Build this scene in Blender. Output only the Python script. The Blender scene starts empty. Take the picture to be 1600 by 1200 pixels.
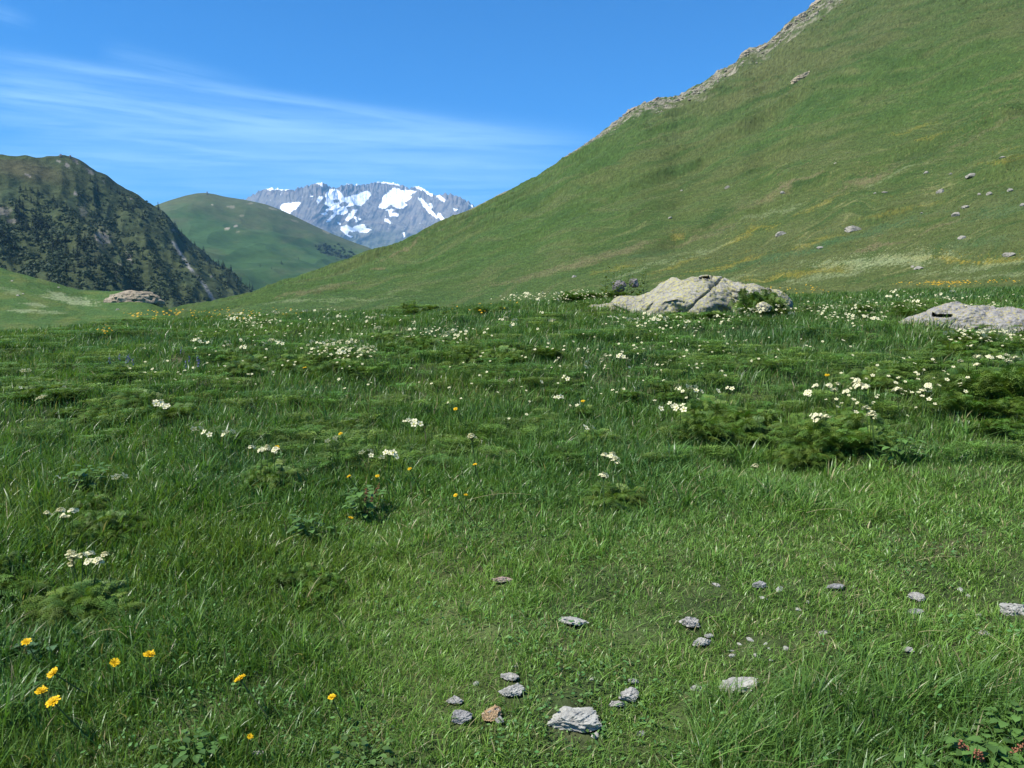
import bpy, bmesh, math, random
import numpy as np
from mathutils import Vector, Matrix, Euler

SC = bpy.context.scene
COL = SC.collection
rng = np.random.default_rng(11)
random.seed(11)
R = math.radians

# ------------------------------------------------------------------ view geometry
FOC, YH, CAMZ = 1180.0, 470.0, 1.6
PITCH = math.atan((600 - YH) / FOC)
CP, SP = math.cos(PITCH), math.sin(PITCH)

def pxdir(px, py):
    u = (np.asarray(px, float) - 800) / FOC
    v = (600 - np.asarray(py, float)) / FOC
    X, Y, Z = u, CP + v * SP, -SP + v * CP
    return np.arctan2(X, Y), Z / np.hypot(X, Y)

def proj(x, y, z):
    zz = z - CAMZ
    f = np.maximum(y * CP - zz * SP, 1e-3)
    return 800 + FOC * x / f, 600 - FOC * (y * SP + zz * CP) / f

# ------------------------------------------------------------------ noise
def _hash(i, j, s):
    i = i.astype(np.int64).astype(np.uint64); j = j.astype(np.int64).astype(np.uint64)
    n = i * np.uint64(374761393) + j * np.uint64(668265263) + np.uint64(s * 974634777 + 12345)
    n = (n ^ (n >> np.uint64(13))) * np.uint64(1274126177)
    n = (n ^ (n >> np.uint64(16))) * np.uint64(2246822519)
    n = n ^ (n >> np.uint64(15))
    return (n & np.uint64(0xffffff)).astype(float) / 0xffffff

def pn(x, y, s=0):
    x = np.asarray(x, float); y = np.asarray(y, float)
    x, y = np.broadcast_arrays(x, y)
    xi, yi = np.floor(x), np.floor(y)
    fx, fy = x - xi, y - yi
    def g(a, b):
        t = _hash(xi + a, yi + b, s) * 2 * np.pi
        return np.cos(t) * (fx - a) + np.sin(t) * (fy - b)
    u = fx * fx * fx * (fx * (fx * 6 - 15) + 10); v = fy * fy * fy * (fy * (fy * 6 - 15) + 10)
    return ((g(0, 0) * (1 - u) + g(1, 0) * u) * (1 - v) + (g(0, 1) * (1 - u) + g(1, 1) * u) * v) * 1.5

def fbm(x, y, o=4, s=0, gain=0.5):
    r, a, n = 0, 1.0, 0
    for k in range(o):
        r = r + a * pn(x * 2 ** k, y * 2 ** k, s + k); n += a; a *= gain
    return r / n * 1.4

def ridged(x, y, o=4, s=0):
    r, a, n = 0, 1.0, 0
    for k in range(o):
        r = r + a * (1 - 2 * np.abs(pn(x * 2 ** k, y * 2 ** k, s + k))); n += a; a *= 0.5
    return r / n

def sstep(a, b, x):
    t = np.clip((x - a) / (b - a), 0, 1)
    return t * t * (3 - 2 * t)

def inpoly(px, py, poly):
    c = np.zeros(px.shape, bool)
    n = len(poly)
    for i in range(n):
        x1, y1 = poly[i]; x2, y2 = poly[(i + 1) % n]
        if y1 == y2: continue
        cond = ((y1 > py) != (y2 > py)) & (px < (x2 - x1) * (py - y1) / (y2 - y1) + x1)
        c ^= cond
    return c

def mixc(a, b, t):
    t = np.asarray(t)[..., None]
    return a * (1 - t) + np.asarray(b, float) * t

# ------------------------------------------------------------------ mesh helpers
def mesh_np(name, V, quads=None, tris=None, col=None, smooth=False, mat=None):
    me = bpy.data.meshes.new(name)
    V = np.ascontiguousarray(V, np.float32)
    me.vertices.add(len(V)); me.vertices.foreach_set('co', V.ravel())
    nq = 0 if quads is None else len(quads); nt = 0 if tris is None else len(tris)
    loops = []
    if nq: loops.append(np.asarray(quads, np.int32).ravel())
    if nt: loops.append(np.asarray(tris, np.int32).ravel())
    loops = np.concatenate(loops)
    me.loops.add(len(loops)); me.loops.foreach_set('vertex_index', loops)
    starts = np.concatenate([np.arange(nq) * 4, nq * 4 + np.arange(nt) * 3]).astype(np.int32)
    me.polygons.add(nq + nt); me.polygons.foreach_set('loop_start', starts)
    if smooth: me.polygons.foreach_set('use_smooth', np.ones(nq + nt, bool))
    if col is not None:
        c = np.ones((len(V), 4), np.float32); c[:, :3] = col
        at = me.attributes.new('Col', 'FLOAT_COLOR', 'POINT'); at.data.foreach_set('color', c.ravel())
    me.update(calc_edges=True)
    if mat: me.materials.append(mat)
    return me

def link(name, me, parent=None, loc=None):
    o = bpy.data.objects.new(name, me); COL.objects.link(o)
    if parent is not None: o.parent = parent
    if loc is not None: o.location = loc
    return o

def tag(o, label=None, cat=None, group=None, kind=None):
    if label: o['label'] = label
    if cat: o['category'] = cat
    if group: o['group'] = group
    if kind: o['kind'] = kind
    return o

def grid_quads(nr, nc):
    i = np.arange(nr - 1)[:, None] * nc + np.arange(nc - 1)[None, :]
    i = i.ravel()
    return np.stack([i, i + 1, i + nc + 1, i + nc], 1)

class MB:
    """collects little pieces of one mesh"""
    def __init__(s): s.V = []; s.Q = []; s.T = []; s.C = []; s.n = 0
    def add(s, V, Q=None, T=None, c=(1, 1, 1)):
        V = np.asarray(V, float)
        if Q is not None and len(Q): s.Q.append(np.asarray(Q) + s.n)
        if T is not None and len(T): s.T.append(np.asarray(T) + s.n)
        cc = np.empty((len(V), 3)); cc[:] = c
        s.V.append(V); s.C.append(cc); s.n += len(V)
    def tube(s, pts, radii, c=(1, 1, 1), n=5):
        pts = np.asarray(pts, float)
        V = []
        for k, p in enumerate(pts):
            t = pts[min(k + 1, len(pts) - 1)] - pts[max(k - 1, 0)]; t /= np.linalg.norm(t) + 1e-9
            a = np.cross(t, [0.3, 1, 0.1]); a /= np.linalg.norm(a) + 1e-9; b = np.cross(t, a)
            for j in range(n):
                w = 2 * math.pi * j / n
                V.append(p + radii[k] * (math.cos(w) * a + math.sin(w) * b))
        Q = [(k * n + j, k * n + (j + 1) % n, (k + 1) * n + (j + 1) % n, (k + 1) * n + j) for k in range(len(pts) - 1) for j in range(n)]
        s.add(V, Q, None, c)
    def mesh(s, name, mat, smooth=False):
        return mesh_np(name, np.concatenate(s.V), np.concatenate(s.Q) if s.Q else None, np.concatenate(s.T) if s.T else None, np.concatenate(s.C), smooth, mat)

# ------------------------------------------------------------------ materials
def nodes_of(m):
    m.use_nodes = True
    nt = m.node_tree; nt.nodes.clear()
    return nt, nt.nodes, nt.links

def attr_mat(name, rough=0.6, spec=0.3, trans=0.0, tcol=(1.2, 1.25, 0.5), nscale=None, namt=0.35, bump=0.0, bscale=None, bdist=1.0):
    m = bpy.data.materials.new(name); nt, N, L = nodes_of(m)
    out = N.new('ShaderNodeOutputMaterial'); b = N.new('ShaderNodeBsdfPrincipled')
    a = N.new('ShaderNodeAttribute'); a.attribute_name = 'Col'
    src = a.outputs['Color']
    b.inputs['Roughness'].default_value = rough; b.inputs['Specular IOR Level'].default_value = spec
    tc = N.new('ShaderNodeTexCoord')
    if nscale:
        nz = N.new('ShaderNodeTexNoise'); nz.inputs['Scale'].default_value = nscale; nz.inputs['Detail'].default_value = 5; nz.inputs['Roughness'].default_value = 0.7
        L.new(tc.outputs['Object'], nz.inputs['Vector'])
        mr = N.new('ShaderNodeMapRange'); mr.inputs[1].default_value = 0.3; mr.inputs[2].default_value = 0.7
        mr.inputs[3].default_value = 1 - namt; mr.inputs[4].default_value = 1 + namt
        L.new(nz.outputs['Fac'], mr.inputs[0])
        mx = N.new('ShaderNodeVectorMath'); mx.operation = 'SCALE'
        L.new(src, mx.inputs[0]); L.new(mr.outputs[0], mx.inputs['Scale']); src = mx.outputs[0]
    if bump:
        nb = N.new('ShaderNodeTexNoise'); nb.inputs['Scale'].default_value = bscale or nscale; nb.inputs['Detail'].default_value = 6; nb.inputs['Roughness'].default_value = 0.65
        L.new(tc.outputs['Object'], nb.inputs['Vector'])
        bp = N.new('ShaderNodeBump'); bp.inputs['Strength'].default_value = bump; bp.inputs['Distance'].default_value = bdist
        L.new(nb.outputs['Fac'], bp.inputs['Height']); L.new(bp.outputs[0], b.inputs['Normal'])
    L.new(src, b.inputs['Base Color'])
    if trans > 0:
        t = N.new('ShaderNodeBsdfTranslucent'); vm = N.new('ShaderNodeVectorMath'); vm.operation = 'MULTIPLY'
        vm.inputs[1].default_value = tcol; L.new(src, vm.inputs[0]); L.new(vm.outputs[0], t.inputs['Color'])
        ms = N.new('ShaderNodeMixShader'); ms.inputs[0].default_value = trans
        L.new(b.outputs[0], ms.inputs[1]); L.new(t.outputs[0], ms.inputs[2]); L.new(ms.outputs[0], out.inputs[0])
    else:
        L.new(b.outputs[0], out.inputs[0])
    return m

def rock_mat(name, dark, light, spots=None, spot_amt=0.5, scale=1.0, bump=0.6, spots2=None):
    """speckled stone with optional lichen patches; scale is features per metre"""
    m = bpy.data.materials.new(name); nt, N, L = nodes_of(m)
    out = N.new('ShaderNodeOutputMaterial'); b = N.new('ShaderNodeBsdfPrincipled')
    b.inputs['Roughness'].default_value = 0.9; b.inputs['Specular IOR Level'].default_value = 0.2
    tc = N.new('ShaderNodeTexCoord')
    n1 = N.new('ShaderNodeTexNoise'); n1.inputs['Scale'].default_value = 3 * scale; n1.inputs['Detail'].default_value = 8; n1.inputs['Roughness'].default_value = 0.75
    L.new(tc.outputs['Object'], n1.inputs['Vector'])
    r1 = N.new('ShaderNodeValToRGB'); r1.color_ramp.elements[0].position = 0.35; r1.color_ramp.elements[1].position = 0.62
    r1.color_ramp.elements[0].color = (*dark, 1); r1.color_ramp.elements[1].color = (*light, 1)
    L.new(n1.outputs['Fac'], r1.inputs[0])
    src = r1.outputs[0]
    def patch(src, colr, sc, lo, hi, seed):
        mp = N.new('ShaderNodeMapping'); mp.inputs['Location'].default_value = (seed, seed * 2.3, 1.1)
        L.new(tc.outputs['Object'], mp.inputs[0])
        n2 = N.new('ShaderNodeTexNoise'); n2.inputs['Scale'].default_value = sc; n2.inputs['Detail'].default_value = 9; n2.inputs['Roughness'].default_value = 0.72
        L.new(mp.outputs[0], n2.inputs['Vector'])
        mr = N.new('ShaderNodeMapRange'); mr.inputs[1].default_value = lo; mr.inputs[2].default_value = hi
        L.new(n2.outputs['Fac'], mr.inputs[0])
        mx = N.new('ShaderNodeMix'); mx.data_type = 'RGBA'; mx.inputs['B'].default_value = (*colr, 1)
        L.new(mr.outputs[0], mx.inputs['Factor']); L.new(src, mx.inputs['A'])
        return mx.outputs['Result']
    if spots: src = patch(src, spots, 5 * scale, 0.62 - spot_amt * 0.2, 0.68 - spot_amt * 0.2, 3.7)
    if spots2: src = patch(src, spots2, 4 * scale, 0.6, 0.66, 9.1)
    src = patch(src, tuple(c * 0.3 for c in dark), 9 * scale, 0.62, 0.7, 5.2)
    L.new(src, b.inputs['Base Color'])
    nb = N.new('ShaderNodeTexNoise'); nb.inputs['Scale'].default_value = 7 * scale; nb.inputs['Detail'].default_value = 8; nb.inputs['Roughness'].default_value = 0.7
    L.new(tc.outputs['Object'], nb.inputs['Vector'])
    bp = N.new('ShaderNodeBump'); bp.inputs['Strength'].default_value = bump; bp.inputs['Distance'].default_value = 0.12 / scale
    L.new(nb.outputs['Fac'], bp.inputs['Height']); L.new(bp.outputs[0], b.inputs['Normal']); L.new(b.outputs[0], out.inputs[0])
    return m

M_GRASS = attr_mat('grass_blades', 0.38, 0.36, 0.36, (1.15, 1.2, 0.6))
M_LEAF = attr_mat('leaf', 0.5, 0.3, 0.24, (1.2, 1.25, 0.5))
M_PETAL = attr_mat('petal', 0.6, 0.2, 0.25, (1, 1, 0.9))
M_SOIL = attr_mat('soil', 0.95, 0.1, 0, nscale=9, namt=0.5, bump=0.6, bscale=25, bdist=0.05)
M_HILL = attr_mat('hill_turf', 0.95, 0.08, 0, nscale=1.1, namt=0.12, bump=0.10, bscale=1.2, bdist=0.15)
M_DARK = attr_mat('heath', 0.95, 0.05, 0, nscale=0.12, namt=0.45, bump=0.7, bscale=0.12, bdist=5.0)
M_MID = attr_mat('far_turf', 0.95, 0.05, 0, nscale=0.05, namt=0.22, bump=0.3, bscale=0.03, bdist=8.0)
M_PEAK = attr_mat('peak', 0.9, 0.1, 0, nscale=0.02, namt=0.2, bump=0.45, bscale=0.012, bdist=40.0)
M_TREE = attr_mat('needles', 0.7, 0.15, 0.1)
M_BARK = attr_mat('bark', 0.9, 0.1)

# ------------------------------------------------------------------ smooth curve through pixel outline
def curve_az(pts, lo=-1.1, hi=1.1, n=6000, smooth=9):
    p = np.asarray(pts, float); az, te = pxdir(p[:, 0], p[:, 1])
    g = np.linspace(lo, hi, n); v = np.interp(g, az, te)
    k = np.hanning(smooth + 2)[1:-1]; k /= k.sum()
    v = np.convolve(np.pad(v, smooth // 2, mode='edge'), k, mode='valid')
    return lambda a: np.interp(a, g, v)

# ------------------------------------------------------------------ meadow ground
CREST = curve_az([(-600, 536), (0, 512), (120, 503), (250, 491), (400, 484), (600, 478), (740, 471), (800, 464), (900, 459), (1000, 459),
                  (1250, 453), (1400, 447), (1600, 441), (1800, 437), (2600, 430)], smooth=301)
def crest_d(a): return np.interp(a, [-0.8, -0.3, 0.0, 0.3, 0.6, 0.9], [14.5, 15.5, 16, 18, 20, 21])
def zground(x, y):
    x = np.asarray(x, float); y = np.asarray(y, float)
    d = np.hypot(x, y); a = np.clip(np.arctan2(x, np.maximum(y, 0.4)), -0.95, 0.95)
    D = crest_d(a); H = CAMZ + D * CREST(a) - 0.17
    s = d / D
    z = np.where(s < 1, H * (1.45 * s - 0.45 * np.minimum(s, 1) ** 3), H * (1 + 0.1 * (s - 1)) - 2.3 * np.clip(s - 1, 0, 1.8) ** 2)
    k = np.clip(d / 5, 0, 1) * np.where(s > 0.75, np.clip(1 - (s - 0.75) * 2.2, 0.25, 1), 1)
    return z + k * (0.10 * fbm(x / 2.4, y / 2.4, 3, 5) + 0.07 * pn(x / 0.7, y / 0.7, 9)) * 0.8

_DS = np.geomspace(1.2, 42, 700)
def on_ground(px, py, off=0.0):
    """the first point where the view ray through a pixel meets the meadow (raised by off)"""
    a, te = pxdir(px, py)
    a = np.atleast_1d(a).astype(float); te = np.atleast_1d(te).astype(float)
    off = np.broadcast_to(np.asarray(off, float), a.shape)
    x = np.sin(a)[:, None] * _DS; y = np.cos(a)[:, None] * _DS
    z = CAMZ + te[:, None] * _DS
    hit = z <= zground(x, y) + off[:, None]
    i = np.where(hit.any(1), hit.argmax(1), np.argmax(crest_d(a)[:, None] < _DS, 1))
    r = np.arange(len(a))
    return x[r, i], y[r, i]

xs = np.arange(-34, 46.01, 0.13); ys = np.arange(-9, 40.01, 0.13)
GX, GY = np.meshgrid(xs, ys)
GZ = zground(GX, GY) + 0.02 * pn(GX / 0.2, GY / 0.2, 3)
gn = fbm(GX / 0.8, GY / 0.8, 4, 21)
gc = mixc(np.broadcast_to(np.array([0.040, 0.058, 0.020]), GX.shape + (3,)), (0.080, 0.102, 0.034), sstep(-0.3, 0.5, gn))
gc = mixc(gc, (0.11, 0.09, 0.055), sstep(0.2, 0.7, fbm(GX / 0.35, GY / 0.35, 4, 33)) * 0.7)
me = mesh_np('meadow_ground', np.stack([GX, GY, GZ], -1).reshape(-1, 3), grid_quads(len(ys), len(xs)), None, gc.reshape(-1, 3), True, M_SOIL)
tag(link('meadow_ground', me), 'gently rising alpine meadow ground under the grass', None, None, 'structure')

# ------------------------------------------------------------------ stones lying in the grass: px, py, width px, (height ratio), material key, label
STONES = [
 (898, 1121, 90, .34, 'pale', 'large flat pale crumbly stone, biggest of those lying in the foreground turf'),
 (1156, 1071, 56, .26, 'pale', 'long flat white stone half sunk in turf right of the largest foreground stone'),
 (980, 1083, 30, .75, 'grey', 'upright pointed light grey stone just above the largest flat stone'),
 (964, 1098, 22, .35, 'grey', 'low bluish grey stone at the foot of the pointed light grey stone'),
 (990, 1064, 15, .6, 'pale', 'small rounded white stone just behind the pointed light grey stone'),
 (803, 1077, 42, .4, 'pale', 'jagged cream white stone in front of a flat grey one'),
 (797, 1057, 27, .35, 'grey', 'thin flat grey stone just behind the jagged cream white stone'),
 (711, 1092, 23, .62, 'grey', 'knobbly light grey stone above the dark blue grey stone'),
 (722, 1120, 30, .65, 'blue', 'dark blue grey stone beside the orange tan stone'),
 (768, 1112, 28, .8, 'tan', 'orange tan stone with a pale broken front face'),
 (780, 1124, 14, .6, 'grey', 'small pale stone touching the orange tan stone'),
 (785, 903, 30, .36, 'pink', 'lone pinkish stone in grass in the middle of the meadow'),
 (897, 969, 42, .22, 'pale', 'thin flat white stone alone in the grass left of the grey block stone'),
 (1080, 969, 32, .5, 'grey', 'blocky speckled grey stone above a flat white fragment'),
 (1096, 1000, 28, .38, 'pale', 'flat white stone fragment just below the blocky speckled grey stone'),
 (1108, 992, 13, .5, 'pale', 'tiny white stone behind the flat white fragment'),
 (1432, 931, 24, .42, 'grey', 'light grey stone in the right turf above a flatter grey one'),
 (1428, 956, 24, .32, 'blue', 'flat dull grey stone below the light grey stone in the right turf'),
 (1587, 952, 40, .42, 'pale', 'white stone cut by the right edge of the picture'),
 (1540, 990, 17, .5, 'pale', 'small white stone below the white stone at the right edge'),
 (1287, 1105, 20, .5, 'grey', 'small bluish white stone in taller grass right of the long flat white stone'),
 (1187, 913, 20, .5, 'blue', 'dull grey stone in turf above the scattered pebbles'),
 (1305, 916, 26, .25, 'blue', 'dark flat stone sunk in the turf right of the dull grey stone'),
 (1087, 1073, 17, .45, 'pale', 'small whitish stone between the pointed stone and the long flat white stone'),
 (404, 1176, 17, .45, 'grey', 'small grey stone by the bottom edge beside a dry stalk'),
 (1420, 1014, 14, .5, 'pale', 'small pale stone in turf between the two right hand grey stones and the corner plant'),
]
PEBBLES = [(1120,918),(1217,927),(1186,935),(1224,970),(1262,942),(1286,992),(1160,1012),(1172,1008),(1183,1010),(1192,1016),(1168,1020),(1205,1020),(1150,1026),(1176,1028),(1140,1014),(1210,1030),(1220,1020),(1240,958),
           (480,1180),(450,1192),(515,1186),(520,1178),(560,1189),(550,1192),(935,1150),(1005,1155),(1460,1018),(1530,965),(905,1050),(800,1043),(925,1070),(742,1073),(1500,930),(1510,938)]
sx, sy = on_ground([s[0] for s in STONES], [s[1] + s[2] * s[3] * 0.3 for s in STONES], 0.01)
STONE_FOOT = []
for i, s in enumerate(STONES):
    d = math.hypot(sx[i], sy[i]); w = s[2] / FOC * math.hypot(d, 1.2)
    STONE_FOOT.append((sx[i], sy[i], w * 0.55))
pxs, pys = on_ground([p[0] + random.uniform(-7, 7) for p in PEBBLES], [p[1] + random.uniform(-5, 5) for p in PEBBLES], 0.0)
for x, y in zip(pxs, pys): STONE_FOOT.append((x, y, 0.008))

def rock_mesh(name, seed, dims, mat, sub=4, cuts=14, rough=0.06):
    rs = np.random.default_rng(seed)
    bm = bmesh.new(); bmesh.ops.create_icosphere(bm, subdivisions=sub, radius=1)
    V = np.array([v.co[:] for v in bm.verts])
    for _ in range(cuts):
        n = rs.normal(size=3); n /= np.linalg.norm(n); c = rs.uniform(0.55, 0.9)
        dd = V @ n; V = V - np.maximum(dd - c, 0)[:, None] * n
    s = seed % 997
    q = V * 2.2
    nz = fbm(q[:, 0] + q[:, 2] * 0.7 + s, q[:, 1] - q[:, 2] * 0.6, 4, s) + 0.6 * fbm(q[:, 2] * 2.2 + s, q[:, 0] * 2 - q[:, 1], 4, s + 7) + (0.45 * ridged(q[:, 0] * 2.6 + s, q[:, 1] * 2.6 + q[:, 2] * 2, 3, s + 9) if sub > 3 else 0)
    V = V * (1 + rough * 2.0 * nz)[:, None]
    V[:, 2] = np.where(V[:, 2] < -0.35, -0.35 + (V[:, 2] + 0.35) * 0.3, V[:, 2])
    V = V / np.abs(V).max(0) * np.array(dims) * 0.5
    for v, p in zip(bm.verts, V): v.co = p
    me = bpy.data.meshes.new(name); bm.to_mesh(me); bm.free(); me.materials.append(mat)
    return me

RM = {
 'pale': rock_mat('pale_stone', (0.202, 0.195, 0.172), (0.420, 0.407, 0.352), scale=9),
 'grey': rock_mat('grey_stone', (0.182, 0.171, 0.155), (0.428, 0.405, 0.354), scale=10),
 'blue': rock_mat('blue_stone', (0.129, 0.125, 0.121), (0.332, 0.321, 0.301), scale=10),
 'tan': rock_mat('tan_stone', (0.252, 0.158, 0.080), (0.437, 0.299, 0.168), spots=(0.420, 0.382, 0.320), spot_amt=0.3, scale=8),
 'pink': rock_mat('pink_stone', (0.277, 0.183, 0.144), (0.462, 0.365, 0.296), scale=9),
 'slope': rock_mat('slope_stone', (0.185, 0.173, 0.140), (0.348, 0.318, 0.256), spots=(0.101, 0.108, 0.072), spot_amt=0.3, scale=1.6),
 'lichen': rock_mat('lichen_stone', (0.143, 0.133, 0.116), (0.344, 0.328, 0.276), spots=(0.361, 0.332, 0.136), spot_amt=0.62, scale=4.2, bump=0.8),
 'lichen2': rock_mat('lichen_stone_grey', (0.134, 0.129, 0.128), (0.336, 0.320, 0.288), spots=(0.336, 0.299, 0.136), spot_amt=0.5, scale=5.0, bump=0.8, spots2=(0.294, 0.183, 0.104)),
 'dark': rock_mat('dark_stone', (0.084, 0.075, 0.072), (0.252, 0.228, 0.216), scale=4),
 'crag': rock_mat('crag_stone', (0.242, 0.193, 0.134), (0.435, 0.365, 0.252), spots=(0.050, 0.066, 0.024), spot_amt=0.3, scale=0.35, bump=1.0),
}
for i, s in enumerate(STONES):
    d = math.hypot(sx[i], sy[i]); w = s[2] * 1.12 / FOC * math.hypot(d, 1.2)
    h = w * s[3] * 1.05
    me = rock_mesh('stone', 100 + i * 7, (w, w * (0.65 if s[3] > .4 else 0.5), h), RM[s[4]], 5, 9 if s[3] > .3 else 7, 0.12)
    o = link('stone', me, None, (sx[i], sy[i], float(zground(sx[i], sy[i])) + h * 0.10 + 0.008))
    o.rotation_euler = (random.uniform(-.1, .1), random.uniform(-.1, .1), random.uniform(-0.2, 0.2))
    tag(o, s[5], 'stone', 'stones in the foreground turf')
pm = [rock_mesh('pebble', 900 + k, (0.030, 0.022, 0.018), RM['pale' if k % 3 else 'grey'], 3, 12) for k in range(5)]
for i, (x, y) in enumerate(zip(pxs, pys)):
    o = link('pebble', pm[i % 5], None, (x, y, float(zground(x, y)) + 0.004))
    o.rotation_euler = (0, 0, random.uniform(0, 6)); k = random.choice((.45, .55, .7, .9, 1.2)); o.scale = (k * random.uniform(.8, 1.5), k, k * random.uniform(.7, 1.1))
    p = PEBBLES[i]
    if 1135 < p[0] < 1225 and p[1] > 1000: lab, g = 'tiny pale pebble in the scatter of gravel right of the blocky grey stone', 'gravel scatter pebbles'
    elif p[0] < 600: lab, g = 'tiny pale pebble by the bottom edge left of the foreground stones', 'pebbles by the bottom edge'
    elif p[0] > 1450: lab, g = 'tiny pale pebble in the turf near the right edge', 'pebbles near the right edge'
    elif p[1] < 1000: lab, g = 'tiny pale pebble in turf around the dull grey and dark flat stones', 'pebbles in the upper turf'
    else: lab, g = 'tiny pale pebble among the stones around the largest flat stone', 'pebbles among the front stones'
    tag(o, lab, 'pebble', g)

# ------------------------------------------------------------------ boulders on the crest of the meadow
def loft_boulder(name, outline, base_py, dist_off, depth_ratio, mat, seed, slot=None, ny=150):
    """whaleback boulder lofted along its length: cross-sections from the outline's height, each a rounded hump with real depth"""
    op = np.asarray(outline, float)
    cx = (op[0, 0] + op[-1, 0]) / 2
    bx, by = on_ground([cx], [base_py], 0.05); bx, by = float(bx[0]), float(by[0])
    d = math.hypot(bx, by) + dist_off; a = math.atan2(bx, by)
    ux, uy = math.cos(a), -math.sin(a)      # along its length
    fx, fy = math.sin(a), math.cos(a)       # away from the viewer
    k = d / FOC
    n = 320
    U = np.linspace(op[0, 0], op[-1, 0], n)
    top = np.interp(U, op[:, 0], op[:, 1])
    kk = np.hanning(7)[1:-1]; kk /= kk.sum(); top = np.convolve(np.pad(top, 2, mode='edge'), kk, 'valid')
    u = (U - cx) * k
    _, teT = pxdir(U, top)
    ztop = CAMZ + d * teT
    zb = float(zground(fx * d, fy * d)) - 0.12
    h = np.maximum(ztop - zb, 0.04)
    env = np.sin(np.pi * np.clip((np.arange(n) + 0.5) / n, 0, 1)) ** 0.45
    half = depth_ratio * np.maximum(h, 0.35 * h.max()) * env + 0.05
    ph = np.linspace(0, np.pi, ny)
    Y = -np.cos(ph)[None, :] * half[:, None]
    Z = (np.sin(ph) ** 0.62)[None, :] * h[:, None]
    X = np.broadcast_to(u[:, None], Y.shape).copy()
    nx = fbm(X * 1.6 + seed, Y * 1.6 + Z * 1.9, 5, seed); n2 = ridged(X * 2.3 + Y + seed, Z * 3.1 - Y, 4, seed + 3); n3 = fbm(X * 8, Y * 8 + Z * 7, 3, seed + 5)
    damp = np.clip(np.sin(ph), 0, 1)[None, :] * env[:, None]
    Y = Y * (1 + 0.25 * nx); Z = Z + damp * (0.05 * nx - 0.045 * np.clip(n2 - 0.25, 0, 1) * 1.6 + 0.022 * n3)
    X = X + 0.05 * n2 * damp
    crease = np.abs(fbm(X * 1.1 + Y * 0.5 + seed, Z * 2.4 + Y * 1.3, 4, seed + 9)); Z = Z - 0.10 * damp * sstep(0.10, 0.0, crease)
    rs = np.random.default_rng(seed); hm = h.max()
    for _ in range(26):
        nv = np.array([rs.normal(0, .5), rs.normal(-.35, .6), abs(rs.normal(.6, .3))]); nv /= np.linalg.norm(nv)
        x0 = rs.uniform(u[0] * .8, u[-1] * .8); hx = np.interp(x0, u, h); dd = (X - x0) * nv[0] + Y * nv[1] + Z * nv[2]
        lim = dd[np.abs(X - x0) < 0.35 * hm].max() - rs.uniform(.02, .07) * hm
        cut = np.clip(dd - lim, 0, 0.12 * hm) * sstep(1.3 * hm, .6 * hm, np.abs(X - x0)); X = X - cut * nv[0]; Y = Y - cut * nv[1]; Z = Z - cut * nv[2] * .8
    for _ in range(5 if slot[0][0] < 1300 else 1):   # fissures and ledges
        xa, za, sl = rs.uniform(u[0] * .7, u[-1] * .7), rs.uniform(.1, .9) * hm, rs.normal(0, .7)
        ln = np.abs(Z - za - sl * (X - xa) + 0.05 * fbm(X * 3, Y * 3 + Z, 3, seed + 31) * hm) / math.hypot(1, sl)
        g = sstep(.022, .006, ln) * sstep(rs.uniform(.35, .8), .1, np.abs(X - xa)); Y = Y + 0.055 * g * (Y < 0.1); Z = Z - 0.03 * g * damp
    n4 = fbm(X * 22, Y * 22 + Z * 19, 3, seed + 15); Y = Y - 0.012 * n4; Z = Z + 0.010 * n4 * damp
    if slot:                                  # an undercut crack
        for (spx, spy, swx, swy, dep) in slot:
            _, t0 = pxdir(spx, spy); z0 = CAMZ + (d - 0.3) * float(t0) - zb; x0 = (spx - cx) * k
            g = sstep(1, 0.75, np.abs((X - x0 + 0.04 * n3) / (swx * k))) * sstep(1, 0.7, np.abs((Z - z0 + 0.02 * nx) / (swy * k))) * (Y < 0)
            Y = Y + dep * g
    P = np.stack([X * ux + Y * fx, X * uy + Y * fy, Z], -1)
    me = mesh_np(name, P.reshape(-1, 3), grid_quads(n, ny), None, None, True, mat)
    o = link(name, me, None, (fx * d, fy * d, zb))
    return o, d

b1, b1d = loft_boulder('boulder', [(916, 480), (924, 474), (936, 471), (951, 467), (966, 464), (978, 461), (988, 457), (1001, 449), (1018, 444), (1031, 437), (1044, 427), (1052, 424), (1066, 429), (1086, 428), (1101, 428), (1116, 430),
                     (1128, 435), (1138, 439), (1151, 441), (1166, 443), (1186, 447), (1201, 451), (1214, 456), (1224, 464)], 484, 0.5, 1.25, RM['lichen'], 40,
                     [(1100, 433, 9, 2.2, 0.25)])
tag(b1, 'large pale boulder spotted with yellow lichen at the crest of the meadow', 'boulder', 'boulders along the meadow crest')
b2, b2d = loft_boulder('boulder', [(1436, 502), (1446, 494), (1458, 488), (1472, 481), (1486, 475), (1500, 472.5), (1520, 471), (1540, 471), (1556, 472), (1572, 476), (1588, 482), (1604, 489), (1622, 497), (1645, 507)], 514, 0.5, 1.3, RM['lichen2'], 63,
                     [(1490, 494, 13, 2.0, 0.22), (1480, 491, 3, 3, 0.15)])
tag(b2, 'low rounded grey boulder with a dark crack in the meadow near the right edge', 'boulder', 'boulders along the meadow crest')
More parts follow.
